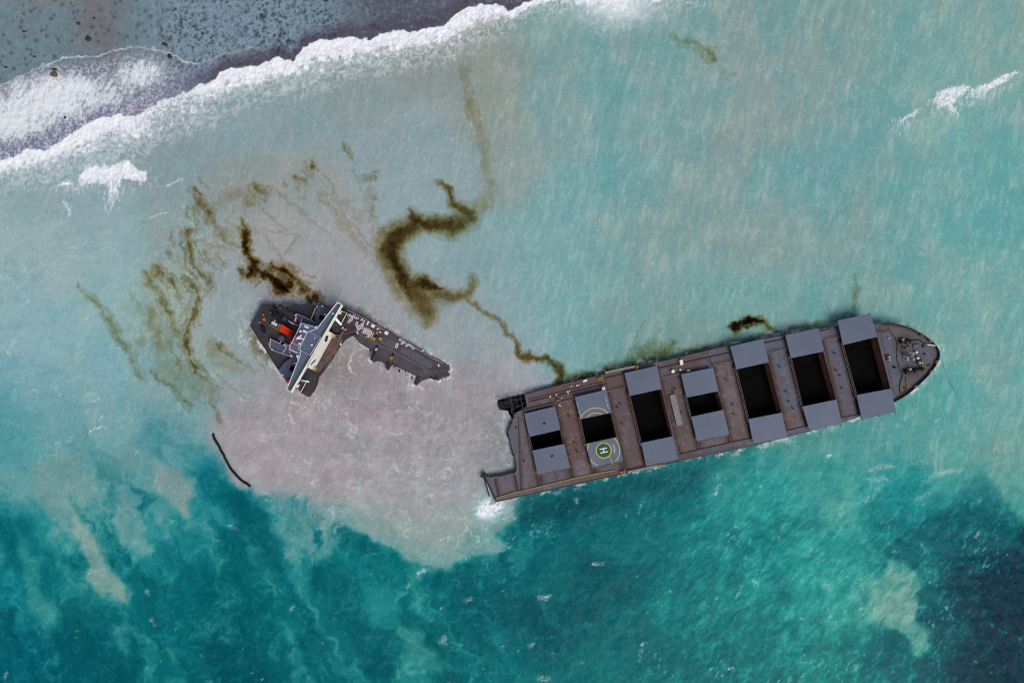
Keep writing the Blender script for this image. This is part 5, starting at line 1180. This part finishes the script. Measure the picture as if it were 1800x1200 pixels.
# dark pits and vents in the lower deckhouse roof
mb = MB(FS)
mb.prism(c1('862,258 902,278 876,322 842,300'), 3.12, 3.01); mb.prism(c1('550,792 590,808 572,862 530,842'), 3.12, 3.01); mb.prism(c1('880,275 905,290 882,320 860,305'), 3.5, 3.12)
sp('open_hatch', mb, M_BLACK)
mb = MB(FS)
for a, b, n in (('835,200', '800,255', 7), ('535,745', '480,830', 8)):
    A, B = c1(a)[0], c1(b)[0]
    for k in range(n):
        p = lerp2(A, B, k / (n - 1))
        for d in (0, 2.4): mb.box(p[0] + d, p[1] + d * .6, 1.0, 1.0, 30, 3.6, 3.0)
sp('pipe_vent', mb, mat('dull_pink_vent', (150, 120, 118), .6, .2, 1))
mb = MB(FS)
for x, y in c1('985,242 905,255 935,258 590,940 600,260 878,165 350,625 555,690 590,770 610,690 455,890'): mb.box(x, y, 2.6, 1.8, 28, 4.2, 3.0)
sp('deck_box', mb, M_WHITE)
mb = MB(FS)
mb.rail(c1('605,246 700,285 790,332'), 3.0, .12, 2.4, 1.0); mb.rail(c1('330,512 325,600 345,628 460,670 560,705'), 3.0, .12, 2.4, 1.0); mb.rail(c1('330,512 430,560 445,535'), 3.0, .12, 2.4, 1.0); mb.rail(c1('668,290 640,360 615,370 520,325'), 3.0, .12, 2.4, 1.0)
mb.rail(c1('480,560 540,585 525,625 645,690'), 3.0, .12, 2.4, 1.0); mb.rail(c1('500,600 460,660'), 3.0, .1, 2.4, 1.0); mb.rail(c1('830,160 800,205 760,300'), 3.0, .09, 2.4, 1.0); mb.rail(c1('560,700 530,640'), 3.0, .1, 2.4, 1.0)
sp('deckhouse_rail', mb, M_RAILW)
mb = MB(FS)
for a, b in (('690,385', '730,402'), ('470,575', '500,590'), ('560,620', '600,640'), ('560,640', '610,665'), ('690,372', '738,392')):
    A, B = c1(a)[0], c1(b)[0]; band(mb, [A, B], 1.6, 14.0 if A[0] > 530 else 3.6, 13.75 if A[0] > 530 else 3.0)
sp('stair_ladder', mb, M_WHITE)
# radar mast lying at an angle on the compass deck
mb = MB(FS)
b0 = FS.at(*c1('655,505')[0], 13.8); mb.tube([b0, FS.at(*c1('590,514')[0], 19)], .45, 8); mb.tube([FS.at(*c1('600,512')[0], 18), FS.at(*c1('662,474')[0], 18.5)], .42, 8); mb.tube([FS.at(*c1('620,498')[0], 17), FS.at(*c1('692,516')[0], 17)], .35, 8)
mb.ball(FS.at(*c1('648,432')[0], 15.2), .75); mb.ball(FS.at(*c1('638,562')[0], 15), .65); mb.ball(FS.at(*c1('768,575')[0], 14.6), .6); mb.box(*c1('690,432')[0], 5.5, 4, 28, 15.2, 13.75); mb.ball(FS.at(*c1('800,500')[0], 14.4), .4); mb.ball(FS.at(*c1('990,245')[0], 15), .5); mb.ball(FS.at(*c1('552,690')[0], 5), .6)
sp('radar_mast', mb, M_PINK)
mb = MB(FS); mb.box(*c1('548,578')[0], 6, 4.2, 28, 14.4, 13.76); mb.tube([FS.at(*c1('588,520')[0], 19.2), FS.at(*c1('600,508')[0], 18.6)], .5, 8); sp('red_locker', mb, M_REDR)

# funnel
FT = c1('345,303 442,352 410,418 312,368')
FUN = sp('funnel', MB(FS).prism(FT, 21.0, 0.2, top=False), M_RED)
cap = MB(FS).prism(FT, 24.2, 21.0)
FC = c1('338,300 438,350 408,416 308,366')
sp('funnel_cap', MB(FS).prism(FC, 22.4, 20.6), M_BLK, FUN)
mb = MB(FS); mb.box(*c1('370,352')[0], 9.5, 5.2, 30, 23.9, 22.4); mb.cyl(*c1('376,322')[0], 1.2, 23.6, 22.4, 10); mb.cyl(*c1('345,345')[0], 1.0, 23.4, 22.4, 10); sp('exhaust_pipe', mb, mat('exhaust_metal', (190, 190, 192), .35, .25, 1.2), FUN)
mb = MB(FS); mb.rail(c1('322,364 405,408 432,360'), 22.4, .1, 2, .8); sp('funnel_rail', mb, M_PAD, FUN)
for s, r, h in (('448,508', 5.2, 4.5), ('476,306', 4.6, 4.0)):
    mb = MB(FS); x, y = c1(s)[0]; mb.cyl(x, y, r, h, 0, 20); mb.cyl(x, y, r * .55, h + .25, h, 14); sp('deck_tank', mb, mat('tank_paint', (74, 72, 84), .5, .15, .6))
# mooring gear on the after deck
def gear(s, r, m, h=1.4):
    x, y = c1(s)[0]; mb = MB(FS); mb.cyl(x, y, r, h, 0, 12); mb.cyl(x, y, r * .6, h + .5, h, 10); mb.box(x, y, r * 2.6, r * 1.2, 30, .5, 0); sp('mooring_winch', mb, m)
for s, r in (('250,400', 3.2), ('255,430', 3.0), ('372,180', 3.0), ('395,235', 2.6), ('350,255', 2.4), ('235,370', 2.0), ('340,220', 1.6)): gear(s, r, M_DARK)
M_ORG = mat('orange_machine_paint', (176, 98, 30), .5, .2, 1)
mb = MB(FS); mb.box(*c1('262,308')[0], 5, 4.4, 30, 1.6, 0); mb.box(*c1('258,268')[0], 3, 2.6, 20, 1.3, 0); mb.cyl(*c1('268,300')[0], 2, 2.4, 1.8, 10); mb.cyl(*c1('255,255')[0], 1.3, 2.0, 1.5, 10); sp('orange_winch', mb, M_ORG)
mb = MB(FS)
for x, y in c1('210,335 225,345 335,235 262,260 520,210 530,200 400,160 430,190 470,155'): mb.cyl(x, y, .9, 1.2, 0, 8)
sp('bollard', mb, mat('pale_bollard', (176, 164, 130), .6, .3, 1))
mb = MB(FS); mb.box(*c1('595,305')[0], 2.2, 9, 22, 2.4, 0); mb.cyl(*c1('595,265')[0], 1.4, 2.2, 0, 10); mb.box(*c1('560,345')[0], 5, 2.4, 28, 1.6, 0); mb.line(c1('505,312 560,340'), 1.4, .15); sp('white_davit', mb, M_PINK)
mb = MB(FS); mb.line(c1('525,205 560,230 600,262'), 2, .35); mb.box(*c1('515,212')[0], 2.6, 1.6, 20, 2.6, 0); sp('deck_crane', mb, M_DARK)
mb = MB(FS); mb.rail(c1('245,156 360,156 480,160 700,161 820,166'), 0, .1, 2.4, 1.0); mb.rail(c1('500,950 420,842 275,612 120,372 175,268 243,156'), 0, .1, 2.4, 1.0); sp('stern_rail', mb, mat('dark_rail_paint', (64, 62, 60), .6, .3, 1))
mb = MB(FS); band(mb, c1('470,158 555,160'), 1.6, .5, 0); mb.box(*c1('318,560')[0], 3.2, 7, 22, 1.2, 0); sp('yellow_fitting', mb, M_YEL)
# red life rafts cradled on the house (each can be lifted off)
for s, an, lb in (('970,186', 30, 'red life raft canister beside the upper tip of the white bridge wing'), ('522,958', -20, 'red life raft canister beside the lower tip of the white bridge wing')):
    x, y = c1(s)[0]; mb = MB(FS); w = FS.at(x, y, 4.2); a = math.radians(an); d = Vector((math.cos(a), -math.sin(a), 0)) * .8
    mb.tube([w - d * 1.25, w - d, w - d * .4, w + d * .4, w + d, w + d * 1.25], .95, 12); mb.box(x, y, 4, 3, an, 3.4, 3.0)
    loose('life_raft', mb, M_REDR, x, y, lb, 'life raft', 'red life rafts', fr=FS, smooth=True)

# plastic tanks and boxes crowding the side deck
def tank(mb, x, y, s, an, h):
    mb.cur = 0; mb.box(x, y, s, s, an, h, .08); mb.box(x, y, s * .86, s * .86, an, h + .08, h)
    mb.cur = 1; mb.cyl(x, y, s * .30, h + .16, h + .08, 10); mb.cur = 0; return mb
M_LID = mat('dark_lid', (50, 44, 48), .6, .2, 2)
G1 = c2('335,275 355,282 372,300 345,318 388,284 410,302 432,308 352,336 330,350 366,322')
G2 = c2('425,358 418,385 440,396 468,384 490,366 488,392 430,412 452,420 476,414 440,437 462,408')
G3 = c2('500,430 520,424 540,432 508,447 528,450 548,455 566,444 580,458 490,462 510,470 532,474 552,478 572,474 560,500 585,488 546,510 596,478')
def tanks(pts, lab, grp, m=M_WPLAST, size=(3.2, 3.9), nm='plastic_tank', cat='tank'):
    for (x, y) in pts:
        mb = tank(MB(FS), x, y, rv.uniform(*size), rv.uniform(5, 50), rv.uniform(.85, 1.1))
        o = loose(nm, mb, [m, M_LID], x, y, lab, cat, grp, fr=FS)
tanks(G1, 'small white plastic tank in the cluster nearest the bridge wing', 'white plastic tanks by the bridge wing')
tanks(G2, 'small white plastic tank in the second cluster out from the bridge wing', 'white plastic tanks in the second cluster')
tanks(G3, 'small white plastic tank in the tight block beside the cream tanks', 'white plastic tanks in the tight block')
tanks(c2('935,568 952,577 925,590 975,612 985,600 1003,602 1022,614 1040,628 1052,640 905,548'), 'white plastic tank in the row along the outer edge of the side deck', 'white plastic tanks along the outer edge')
tanks(c2('870,598 863,624'), 'larger white tank of the pair standing at the inner end of the outer row', 'pair of larger white tanks', size=(4.4, 4.8))
M_CREAM = mat('cream_plastic', (206, 186, 140), .5, .12, 2)
tanks(c2('600,478 592,498 583,520'), 'cream plastic tank at the end of the tight block of white tanks', 'cream tanks', m=M_CREAM)
for s, lb in (('602,394', 'large pale square crate nearer the bridge on the outer side deck'), ('751,472', 'large pale square crate farther from the bridge on the outer side deck')):
    x, y = c2(s)[0]; mb = MB(FS); mb.box(x, y, 6.2, 6.0, 28, 1.5, .08); mb.box(x, y, 5.0, 4.8, 28, 1.62, 1.5); mb.box(x, y, 6.5, 1, 28, 1.2, .9); loose('storage_crate', mb, M_WPLAST, x, y, lb, 'crate', 'large pale crates', fr=FS, bevel=.05)
for s, m, lb in (('609,536', M_YELB, 'orange yellow tank next to the dark blue tank'), ('684,537', mat('lime_plastic', (190, 180, 20), .5, .15, 2), 'lime yellow tank on the far side of the dark blue tank'), ('806,748', M_OR, 'orange yellow tank alone at the inner edge of the side deck')):
    x, y = c2(s)[0]; mb = tank(MB(FS), x, y, 4.4, 30, 1.3); loose('plastic_tank', mb, [m, M_LID], x, y, lb, 'tank', 'coloured tanks', fr=FS)
x, y = c2('646,522')[0]; mb = tank(MB(FS), x, y, 4.6, 25, 1.2); loose('plastic_tank', mb, [mat('dark_blue_plastic', (28, 28, 120), .5, .15, 2), M_LID], x, y, 'dark blue plastic tank between the two yellow tanks', 'tank', 'coloured tanks', fr=FS)
# odds and ends
for s, m in (('650,478', M_OR), ('683,462', M_PINK), ('540,372', M_PINK), ('660,432', M_PINK), ('290,440', M_PINK), ('300,430', M_REDR), ('270,420', M_PINK), ('400,450', M_GREY), ('1160,672', M_WHITE), ('1335,832', M_WHITE), ('250,600', M_PINK), ('640,655', M_PINK), ('545,357', M_WHITE), ('480,330', M_PINK), ('500,345', M_PINK), ('430,470', M_WHITE)):
    x, y = c2(s)[0]; mb = MB(FS)
    for k in range(3): mb.box(x + rv.uniform(-1.6, 1.6), y + rv.uniform(-1.6, 1.6), rv.uniform(1.4, 3), rv.uniform(1, 2), rv.uniform(0, 180), rv.uniform(.5, .9), .08)
    loose('debris_heap', mb, m, x, y, 'small heap of mixed debris lying on the tank-strewn side deck', 'debris', 'debris heaps on the side deck', fr=FS)
mb = MB(FS)
for k in range(330):
    x, y = c2('%f,%f' % (rv.uniform(210, 800), 0))[0]; t = (x - 600) / 90.0; y = 570 + t * 28 + rv.uniform(-16, 8)
    if not inside((x, y), SIDE): continue
    if rv.random() < .5: mb.line([(x, y), (x + rv.uniform(-4, 4), y + rv.uniform(-3, 3))], rv.uniform(.1, .4), rv.uniform(.06, .16), 4)
    else: mb.box(x, y, rv.uniform(.6, 2), rv.uniform(.5, 1.6), rv.uniform(0, 90), rv.uniform(.3, .8), .08)
props(mb.build('deck_litter', mat('litter', (96, 78, 76), .8, .6, 1.5), None, loc=FS.at(640, 580, 0)), 'dark tangle of pipes, hoses and scraps around the plastic tanks', 'litter', kind='stuff')
# ================================================================ sea, reef, foam, oil as meshes
def axis(lo, hi, step, far):
    core = np.arange(lo, hi + step, step)
    ext = []; d = step; x = 0
    while x < far: d *= 1.18; x += d; ext.append(x)
    ext = np.array(ext); return np.concatenate([lo - ext[::-1], core, core[-1] + ext])
STEP = 1.4
AX = axis(-40, 1840, STEP, 16000); AY = axis(-40, 1240, STEP, 16000)
GX_, GY_ = np.meshgrid(AX, AY)
GX_ = GX_.astype(F); GY_ = GY_.astype(F)
S = sea_fields(GX_, GY_)
print('sea fields', round(time.time() - T0, 1))
NY, NX = GX_.shape
WX = (GX_ - 900) * MPP; WY = (600 - GY_) * MPP
far = np.maximum(np.maximum(-60 - GX_, GX_ - 1860), np.maximum(-60 - GY_, GY_ - 1260))
WZ = S['H'] * HSCALE * (1 - sst(0, 400, far))
def water_material(name, rough, bump_a, noise_mix=.07):
    t = NT(name)
    at = t.n('ShaderNodeVertexColor', layer_name='Col'); co = at.outputs['Color']
    n1 = t.noise(1.3, 5, .7); r1 = t.ramp(n1, [(.3, BW(1 - noise_mix)), (.7, BW(1 + noise_mix))])
    m = t.mix(1.0, co, r1, 'MULTIPLY'); t.l(m, t.b.inputs['Base Color'])
    t.b.inputs['Roughness'].default_value = rough; t.b.inputs['IOR'].default_value = 1.33
    t.b.inputs['Specular IOR Level'].default_value = .06
    n2 = t.noise(.9, 4, .6, (1.6, .5, 1), .2); t.bump(n2, bump_a, .5)
    return t.m
def cut(name, mask, color, m, zoff=0.0, label=None, cat=None, group=None, kind=None, org=(0, 0, 0)):
    """mesh of the grid cells in mask"""
    jj, ii = np.nonzero(mask)
    if len(jj) == 0: return None
    base = jj * NX + ii
    quads = np.stack([base + NX, base + NX + 1, base + 1, base], 1)          # counter-clockwise seen from above
    used, inv = np.unique(quads.ravel(), return_inverse=True)
    v = np.stack([WX.ravel()[used] - org[0], WY.ravel()[used] - org[1], WZ.ravel()[used] + zoff - org[2]], 1).astype(np.float32)
    me = bpy.data.meshes.new(name); nq = len(quads)
    me.vertices.add(len(used)); me.vertices.foreach_set('co', v.ravel())
    me.loops.add(nq * 4); me.loops.foreach_set('vertex_index', inv.astype(np.int32))
    me.polygons.add(nq); me.polygons.foreach_set('loop_start', np.arange(0, nq * 4, 4, dtype=np.int32))
    me.polygons.foreach_set('use_smooth', np.ones(nq, bool))
    me.update(calc_edges=True)
    ca = me.color_attributes.new('Col', 'FLOAT_COLOR', 'POINT')
    c = np.ones((len(used), 4), np.float32); c[:, :3] = np.clip(color.reshape(-1, 3)[used] / WGAIN, 0, .95); ca.data.foreach_set('color', c.ravel())
    me.materials.append(m); o = bpy.data.objects.new(name, me); COL.objects.link(o); o.location = org
    return props(o, label, cat, group, kind)
def hull_out(gx, gy):
    pts = []
    for x, y in OUT:
        w_ = px2w(x, y, bow_deck(x, y)); pts.append((w_.x / MPP + 900, 600 - w_.y / MPP))
    return poly_sd(gx, gy, pts)
def cells(a): return .25 * (a[:-1, :-1] + a[1:, :-1] + a[:-1, 1:] + a[1:, 1:])
M_WATER = water_material('sea_water', .32, .05, .03); M_REEF = water_material('reef_flat_shallows', .4, .25, .10); M_FOAM = water_material('sea_foam', .85, .5, .04); M_OIL = water_material('oil_on_water', .30, .05, .04)
hc = cells(S['h']); fo = cells(S['foam']); reef = hc < 0
surf = (fo > .30) & (np.abs(hc) < 120) & (cells(GY_) < 420) & (cells(GX_) < 1250) & (cells(GX_) > -400)
hullm = np.zeros(reef.shape, bool); ga, gb = cells(GX_), cells(GY_); hb = (ga > 840) & (ga < 1660) & (gb > 540) & (gb < 900); hullm[hb] = hull_out(ga[hb], gb[hb]) < -2.5
cut('sea', ~reef & ~hullm, S['clean'], M_WATER, 0, 'turquoise sea with milky silt clouds', None, None, 'structure')
cut('reef_flat', reef, S['clean'], M_REEF, 0, 'grey blue reef flat with dark coral heads', None, None, 'structure')
cut('surf', surf, S['clean'], M_FOAM, .06, 'white surf breaking along the reef edge', 'surf', None, 'stuff')
caps = (fo > .30) & ~surf & ~hullm
cut('whitecap_foam', caps, S['clean'], M_FOAM, .06, 'white foam flecks and swirls scattered over the open water', 'foam', None, 'stuff')
def patches(mask):
    """the separate patches of a mask (near ones stay together, specks join the nearest)"""
    lab = -np.ones(mask.shape, np.int32); comps = []
    for j, i in zip(*np.nonzero(mask)):
        if lab[j, i] >= 0: continue
        n = len(comps); st = [(j, i)]; lab[j, i] = n; mem = []
        while st:
            a, b = st.pop(); mem.append((a, b))
            for p, q in ((a + 1, b), (a - 1, b), (a, b + 1), (a, b - 1)):
                if 0 <= p < mask.shape[0] and 0 <= q < mask.shape[1] and mask[p, q] and lab[p, q] < 0: lab[p, q] = n; st.append((p, q))
        comps.append(np.array(mem))
    comps.sort(key=len, reverse=True); big = [c for c in comps if len(c) > 60] or comps[:1]
    box = [[c.min(0), c.max(0)] for c in big]; par = list(range(len(big)))
    def f(i):
        while par[i] != i: i = par[i]
        return i
    for a in range(len(big)):
        for b in range(a):
            sz = max((box[a][1] - box[a][0]).max(), (box[b][1] - box[b][0]).max()); gp = np.maximum(0, np.maximum(box[a][0] - box[b][1], box[b][0] - box[a][1]))
            if np.hypot(*gp) <= .46 * sz: par[f(b)] = f(a)
    out = {}
    for k, c in enumerate(big):
        m = out.setdefault(f(k), np.zeros(mask.shape, bool)); m[c[:, 0], c[:, 1]] = True
    return list(out.values())
names = list(S['oils'])
best = np.argmax(np.stack([cells(S['oils'][k]) for k in names]), 0); tc = cells(S['tot'])
OL = {'c': 'thick brown C shaped oil slick with a thin tail reaching the long wreck', 'dark': 'black and brown oil slick just above the stern wreck with the bridge',
 'nw': 'olive brown oil patches between the white breaker and the stern wreck', 'flecks': 'small olive fleck of oil scattered below the middle of the surf', 'strand': 'short brown oil strand bending down to a point left of the black slick',
 'net': 'large branching olive oil slick left of the stern wreck', 'edge': 'long thin olive streak at the far left edge of the oil', 'ring': 'curved tan oil streak close to the aft end of the stern wreck',
 'veil': 'faint olive veil of oil trailing from the surf to the C shaped slick', 'wisps': 'faint thin olive wisp of oil drifting between the larger slicks and the stern wreck', 'fleck_ne': 'lone olive fleck of oil near the top right of the water', 'spot': 'small black oil spot floating just above the long wreck',
 'hullside': 'dark brown oil lying along the upper side of the long wreck', 'sternside': 'brown oil film lying along the outer edge of the tank-strewn deck'}
for k, nm in enumerate(names):
    mk = (best == k) & (tc > .2) & ~reef & ~hullm
    if mk.sum() < 5: continue
    for part_mk in (patches(mk) if nm in ('flecks', 'wisps', 'sternside', 'strand', 'edge', 'veil', 'ring') else [mk]):
        c = (float(cells(WX)[part_mk].mean()), float(cells(WY)[part_mk].mean()), 0.0)
        cut('oil_slick', part_mk, S['oiled'], M_OIL, .03, OL[nm], 'oil slick', {'flecks': 'olive flecks of oil', 'wisps': 'faint oil wisps', 'sternside': 'oil films beside the stern wreck', 'veil': 'faint veils of oil', 'ring': 'tan oil streaks by the stern wreck', 'strand': 'brown oil strands', 'edge': 'far left oil streaks'}.get(nm, 'oil slicks'), None, c)
print('sea mesh', round(time.time() - T0, 1))

# ---------------------------------------------------------------- rocks standing on the reef flat
WFR = Frame(None, lambda x, y: 0.0)
M_ROCK = mat('wet_reef_rock', (52, 48, 46), .7, .45, 1.2); M_ROCKT = mat('tan_reef_rock', (98, 86, 68), .8, .4, 1.5)
def rock(x, y, rx, ry, ang, m, label, seed):
    v = []; f = []; seg, rings = 14, 7; r = random.Random(seed); ph = [r.uniform(0, 6) for _ in range(6)]
    c, s = math.cos(math.radians(ang)), math.sin(math.radians(ang)); org = px2w(x, y, .3)
    for i in range(rings + 1):
        th = math.pi * i / rings
        for k in range(seg):
            a = 2 * math.pi * k / seg; w = 1 + .14 * math.sin(2 * a + ph[0]) + .10 * math.sin(3 * a + ph[1] + th) + .07 * math.sin(5 * a + ph[2]) + r.uniform(-.05, .05)
            u, q = rx * MPP * math.sin(th) * math.cos(a) * w, ry * MPP * math.sin(th) * math.sin(a) * w
            v.append(org + Vector((u * c - q * s, -(u * s + q * c), .55 * min(rx, ry) * MPP * math.cos(th) * (1 + .2 * math.sin(a + ph[3])) + .35)))
    for i in range(rings):
        for k in range(seg): f.append((i * seg + k, i * seg + (k + 1) % seg, (i + 1) * seg + (k + 1) % seg, (i + 1) * seg + k))
    mb = MB(WFR); mb.add(v, f); props(mb.build('reef_rock', m, None, loc=org, smooth=True), label, 'rock', 'rocks on the reef flat')
for i, (x, y, rx, ry, an, m, lb) in enumerate([
    (95.5, 131, 7.6, 4.6, 8, M_ROCKT, 'largest tan and dark rock sitting in the edge of the swash foam'), (96.5, 122.5, 4.2, 2.6, 0, M_ROCK, 'dark rock touching the upper side of the large tan rock'),
    (299, 99.5, 4.6, 4.2, 0, M_ROCK, 'black rock on the thin foam line at the right of the swash'), (290.5, 78.5, 4.8, 3.0, 20, M_ROCK, 'black rock on the bare reef just above the rock on the foam line'),
    (155.5, 68.5, 4.8, 5.2, 30, M_ROCK, 'round dark rock on the grey reef flat'), (138.5, 42, 3.6, 2.8, 60, M_ROCK, 'small dark rock above the round dark rock'), (166, 32.5, 2.6, 1.6, 0, M_ROCK, 'tiny dark rock highest on the grey reef flat'),
    (42.5, 56, 3.0, 2.0, 0, M_ROCK, 'small dark rock near the left edge of the reef flat'), (61, 100, 2.6, 1.8, 0, M_ROCK, 'small dark rock between the left edge and the swash line'), (10.5, 118.5, 3.4, 2.0, 10, M_ROCK, 'flat dark rock close to the left edge above the swash line'),
    (115, 207, 2.6, 1.9, 0, M_ROCK, 'tiny black rock in the middle of the white swash'), (573, 1.5, 4.0, 3.0, 10, M_ROCK, 'black rock at the top edge of the reef right of the middle'), (52, 242, 1.6, 1.3, 0, M_ROCK, 'tiny dark rock at the lower left of the swash')]): rock(x, y, rx, ry, an, m, lb, i)

# ---------------------------------------------------------------- floating boom and a trailing line
mb = MB(WFR)
bp = smooth_poly([(374.5, 762), (376.5, 770), (381, 778), (385, 784), (388, 791), (393, 799), (396, 806), (401, 815), (406, 824), (413, 832), (420, 840), (427, 846), (434, 850), (440, 855)], 3)
mb.tube([px2w(x, y, .45) for x, y in bp], .62, 10)
props(mb.build('oil_boom', mat('black_boom_rubber', (22, 21, 20), .6, .25, 1), None, loc=px2w(405, 815, 0), smooth=True), 'black floating boom curving along the edge of the silt plume', 'boom')
mb = MB(WFR); a, b = FR.at(1653, 628, .2), px2w(1683, 696, .2)
mb.tube([a.lerp(b, k / 10) + Vector((0, 0, -1.2 * math.sin(math.pi * k / 10))) for k in range(11)], .055, 6)
props(mb.build('mooring_line', M_ROPE, None, loc=a), 'thin dark line running from the bow down into the water', 'rope')

# ---------------------------------------------------------------- light, sky, camera
w = bpy.data.worlds.new('World'); SC.world = w; w.use_nodes = True
nt = w.node_tree; bg = nt.nodes['Background']; sky = nt.nodes.new('ShaderNodeTexSky'); sky.sky_type = 'NISHITA'; sky.sun_disc = False
SUN_EL, SUN_AZ = math.radians(SUN_E), math.radians(SUN_A)      # azimuth clockwise from up in the picture
sky.sun_elevation = SUN_EL; sky.sun_rotation = SUN_AZ; sky.air_density = 1.0; sky.dust_density = 2.0
nt.links.new(sky.outputs[0], bg.inputs[0]); bg.inputs[1].default_value = SKY_S
sd = bpy.data.lights.new('sun', 'SUN'); sd.energy = SUN_S; sd.angle = math.radians(SUN_W); sd.color = (1, .93, .83)
so = bpy.data.objects.new('sun', sd); COL.objects.link(so)
dirv = Vector((math.sin(SUN_AZ) * math.cos(SUN_EL), math.cos(SUN_AZ) * math.cos(SUN_EL), math.sin(SUN_EL)))
so.rotation_euler = dirv.to_track_quat('Z', 'Y').to_euler(); so.location = (0, 0, 300)
cd = bpy.data.cameras.new('camera'); cam = bpy.data.objects.new('camera', cd); COL.objects.link(cam)
cam.location = (0, 0, CAM_H); cam.rotation_euler = (0, 0, 0); cd.sensor_width = 36; cd.lens = 36 * CAM_H / (1800 * MPP); cd.clip_end = 20000; cd.clip_start = 1
SC.camera = cam
SC.view_settings.view_transform = 'Standard'; SC.view_settings.look = 'None'; SC.view_settings.exposure = EXPO; SC.view_settings.gamma = 1
SC.cycles.filter_width = 1.05
SC.cycles.max_bounces = 5; SC.cycles.diffuse_bounces = 2; SC.cycles.glossy_bounces = 2
print('script', round(time.time() - T0, 1))
